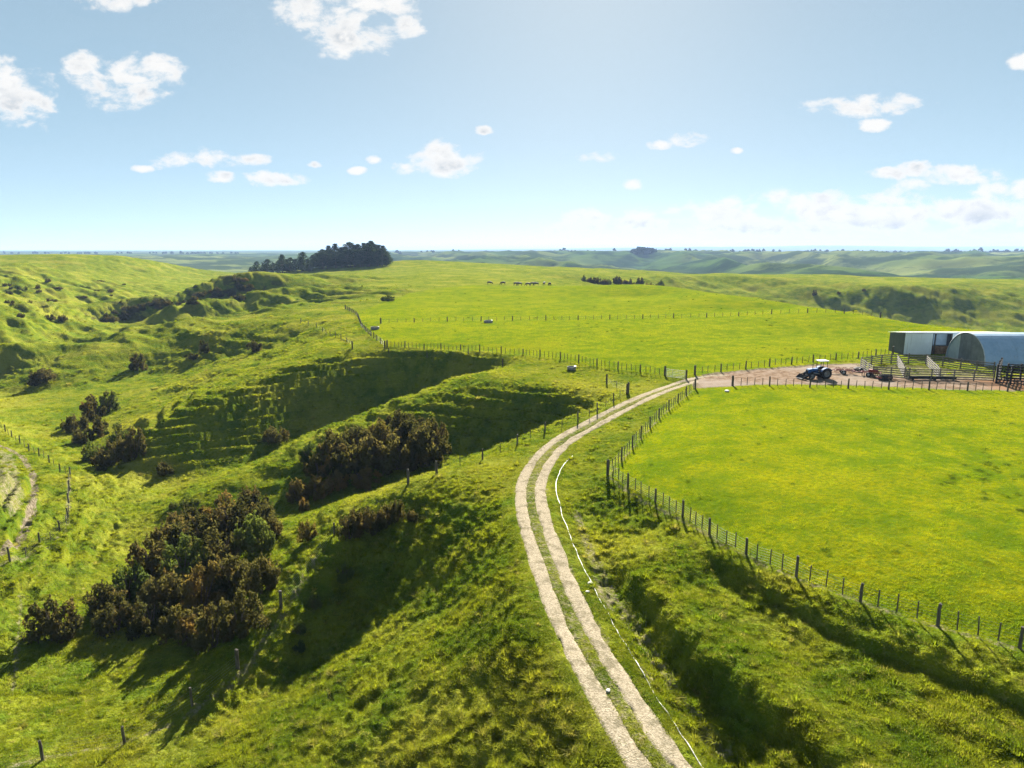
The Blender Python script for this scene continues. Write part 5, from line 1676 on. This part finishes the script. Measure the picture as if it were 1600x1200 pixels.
for k, (px, py, lv) in enumerate([(1336, 580, 0), (1341, 580, 0), (1346, 579, 0), (1338, 580, 1), (1343, 579, 1), (1350, 579, 0)]):
    x, y = pz(px, py, 0.33)[:2]
    mb = MB(); mb.lathe([(0.28, -0.12), (0.46, -0.13), (0.54, -0.06), (0.54, 0.06), (0.46, 0.13), (0.28, 0.12), (0.28, -0.12)], 'Z', n=18)
    tag(link('tyre', mb.mesh('tyre', M['rubber']), None, (x + (k % 2) * 0.1, y + 0.3 * (k % 3), gz(x, y) + 0.14 + 0.26 * lv), (ty.gauss(0, .05), ty.gauss(0, .05), 0)), 'old black tyre in the heap between the hay rake and the harrow', 'tyre', 'heap of old tyres')


# ------------------------------------------------------------------ troughs, stones
def water_trough(px, py, z, label, r=1.0, h=0.62):
    x, y = pz(px, py, z)[:2]
    root = thing('water_trough', label, 'trough', (x, y, gz(x, y) - 0.03))
    mb = MB(); mb.lathe([(r * 0.96, 0), (r, h * 0.3), (r, h), (r * 0.9, h), (r * 0.88, 0.12), (0.01, 0.12)], 'Z', n=24); link('basin', mb.mesh('basin', M['concrete'], False), root)
    mb = MB(); mb.lathe([(r * 0.89, h - 0.1), (0.01, h - 0.1)], 'Z', n=24); link('water', mb.mesh('water', M['water']), root)
    mb = MB(); mb.box((r * 0.8, 0, h + 0.04), (0.3, 0.5, 0.08), bev=0.02); link('valve_cover', mb.mesh('valve_cover', M['cream']), root)


water_trough(763, 505, 0.2, 'round concrete water trough in the long fence across the far paddock', 1.1, 0.6)
water_trough(586, 513, 0.0, 'round concrete water trough by the corner where the far paddock fences meet', 1.0, 0.6)
water_trough(893, 578, -0.8, 'small round water trough on the grass below the far paddock fence', 0.7, 0.5)
M['stone'] = simple_mat('pale_stone', (0.45, 0.42, 0.36), (0.66, 0.63, 0.57), 5.0, 0.9, 0.6, 0.1)
sr = random.Random(21)
for (px, py, s, lab) in [(872, 1090, 0.16, 'pale stone on the grass left of the track in the foreground'), (922, 912, 0.22, 'larger pale stone by the pipe at the bare bank'), (918, 925, 0.14, 'small pale stone just below the larger one by the pipe'), (950, 1080, 0.14, 'pale stone between the wheel tracks'), (1136, 612, 0.4, 'flat pale slab by the first paddock fence post')]:
    x, y = sight(px, py)
    bm = bmesh.new(); bmesh.ops.create_icosphere(bm, subdivisions=2, radius=1.0)
    for q in bm.verts:
        q.co *= sr.uniform(0.78, 1.15); q.co.z *= 0.6
    me = bpy.data.meshes.new('stone'); bm.to_mesh(me); bm.free(); me.materials.append(M['stone'])
    tag(link('stone', me, None, (x, y, gz(x, y) + s * 0.2), (0, 0, sr.uniform(0, 6)), (s, s * 0.8, s * 0.7)), lab, 'stone')


# ------------------------------------------------------------------ cattle: one skin each, grown on a skeleton
def cow_mesh(name, graze, mat):
    J = {'hip': (-0.75, 0, 1.18, .30, .32), 'loin': (-0.3, 0, 1.15, .33, .38), 'rib': (0.15, 0, 1.10, .34, .42), 'sho': (0.62, 0, 1.15, .28, .38),
         'tail0': (-0.98, 0, 1.2, .10, .12), 'tail1': (-1.08, 0, 0.7, .03, .03)}
    nk = [(0.92, 0, 1.05, .19, .24), (1.2, 0, 0.72, .15, .17), (1.36, 0, 0.36, .13, .13), (1.5, 0, 0.12, .08, .09)] if graze else [(0.92, 0, 1.28, .19, .24), (1.15, 0, 1.42, .16, .18), (1.38, 0, 1.40, .14, .14), (1.62, 0, 1.26, .09, .10)]
    V = []; E = []; Rr = []
    ix = {}

    def av(k, p):
        ix[k] = len(V); V.append(p[:3]); Rr.append(p[3:])
    for k, p in J.items():
        av(k, p)
    E += [(ix['hip'], ix['loin']), (ix['loin'], ix['rib']), (ix['rib'], ix['sho']), (ix['hip'], ix['tail0']), (ix['tail0'], ix['tail1'])]
    pv = 'sho'
    for i, p in enumerate(nk):
        av('n%d' % i, p); E.append((ix[pv], ix['n%d' % i])); pv = 'n%d' % i
    for s in (-1, 1):
        av('f%d' % s, (0.60, s * 0.22, 0.78, .12, .13)); av('g%d' % s, (0.62, s * 0.22, 0.42, .07, .07)); av('h%d' % s, (0.62, s * 0.22, 0.03, .06, .06))
        E += [(ix['sho'], ix['f%d' % s]), (ix['f%d' % s], ix['g%d' % s]), (ix['g%d' % s], ix['h%d' % s])]
        av('k%d' % s, (-0.68, s * 0.22, 0.80, .14, .16)); av('l%d' % s, (-0.86, s * 0.22, 0.46, .075, .08)); av('m%d' % s, (-0.80, s * 0.22, 0.03, .06, .06))
        E += [(ix['hip'], ix['k%d' % s]), (ix['k%d' % s], ix['l%d' % s]), (ix['l%d' % s], ix['m%d' % s])]
        e = nk[1] if not graze else nk[1]
        av('e%d' % s, (e[0] + 0.02, s * 0.28, e[2] + 0.10, .04, .05)); E.append((ix['n1'], ix['e%d' % s]))
    me = bpy.data.meshes.new(name); me.from_pydata(V, E, [])
    ob = bpy.data.objects.new('cow_build', me); COL.objects.link(ob)
    ob.modifiers.new('s', 'SKIN'); ob.modifiers.new('d', 'SUBSURF').levels = 1
    for i, rr_ in enumerate(Rr):
        me.skin_vertices[0].data[i].radius = rr_
        me.skin_vertices[0].data[i].use_root = (i == 0)
    dg = bpy.context.evaluated_depsgraph_get()
    out = bpy.data.meshes.new_from_object(ob.evaluated_get(dg))
    bpy.data.objects.remove(ob)
    out.name = name; out.materials.clear(); out.materials.append(mat)
    out.polygons.foreach_set('use_smooth', [True] * len(out.polygons))
    return out


M['hide'] = simple_mat('black_hide', (0.010, 0.009, 0.008), (0.025, 0.020, 0.016), 1.2, 0.7, 0.1, 0.2)
COWS = [cow_mesh('cow', True, M['hide']), cow_mesh('cow', False, M['hide'])]
cd = random.Random(6)
for i, (px, g, yaw) in enumerate([(765, 0, 0.1), (786, 0, 3.0), (806, 1, 0.3), (812, 0, 3.3), (825, 0, 2.8), (832, 1, 0.2), (838, 0, 3.1), (850, 1, 1.2), (859, 0, 2.0)]):
    p = py_(px, 444.5, 335 + cd.uniform(-5, 5))
    lab = ['leftmost black cow of the line grazing on the far paddock', 'second black cow from the left in the far line', 'black cow of the close pair in the middle of the far line', 'black cow of the close pair in the middle of the far line',
           'black cow of the bunched three in the far line', 'black cow of the bunched three in the far line', 'black cow of the bunched three in the far line', 'black cow second from the right in the far line', 'rightmost black cow of the line grazing on the far paddock'][i]
    tag(link('cow', COWS[g], None, (p[0], p[1], gz(p[0], p[1]) - 0.02), (0, 0, yaw), (1.15, 1.15, 1.15)), lab, 'cow', 'cattle grazing on the far paddock')

mb = MB(); mb.box((0, 0, 0), (1, 1, 1))
hm, t = new_mat('haze_air')
t.n('ShaderNodeOutputMaterial', ins={1: t.n('ShaderNodeVolumePrincipled', ins={'Color': (0.42, 0.60, 0.95), 'Density': 0.000085, 'Anisotropy': 0.0})})
hz = link('haze', mb.mesh('haze', hm), None, (0, 0, 0), (0, 0, 0), (1, 1, 1))
hz.scale = (64000, 64000, 130); hz.location = (0, 0, 25)
tag(hz, kind='stuff')
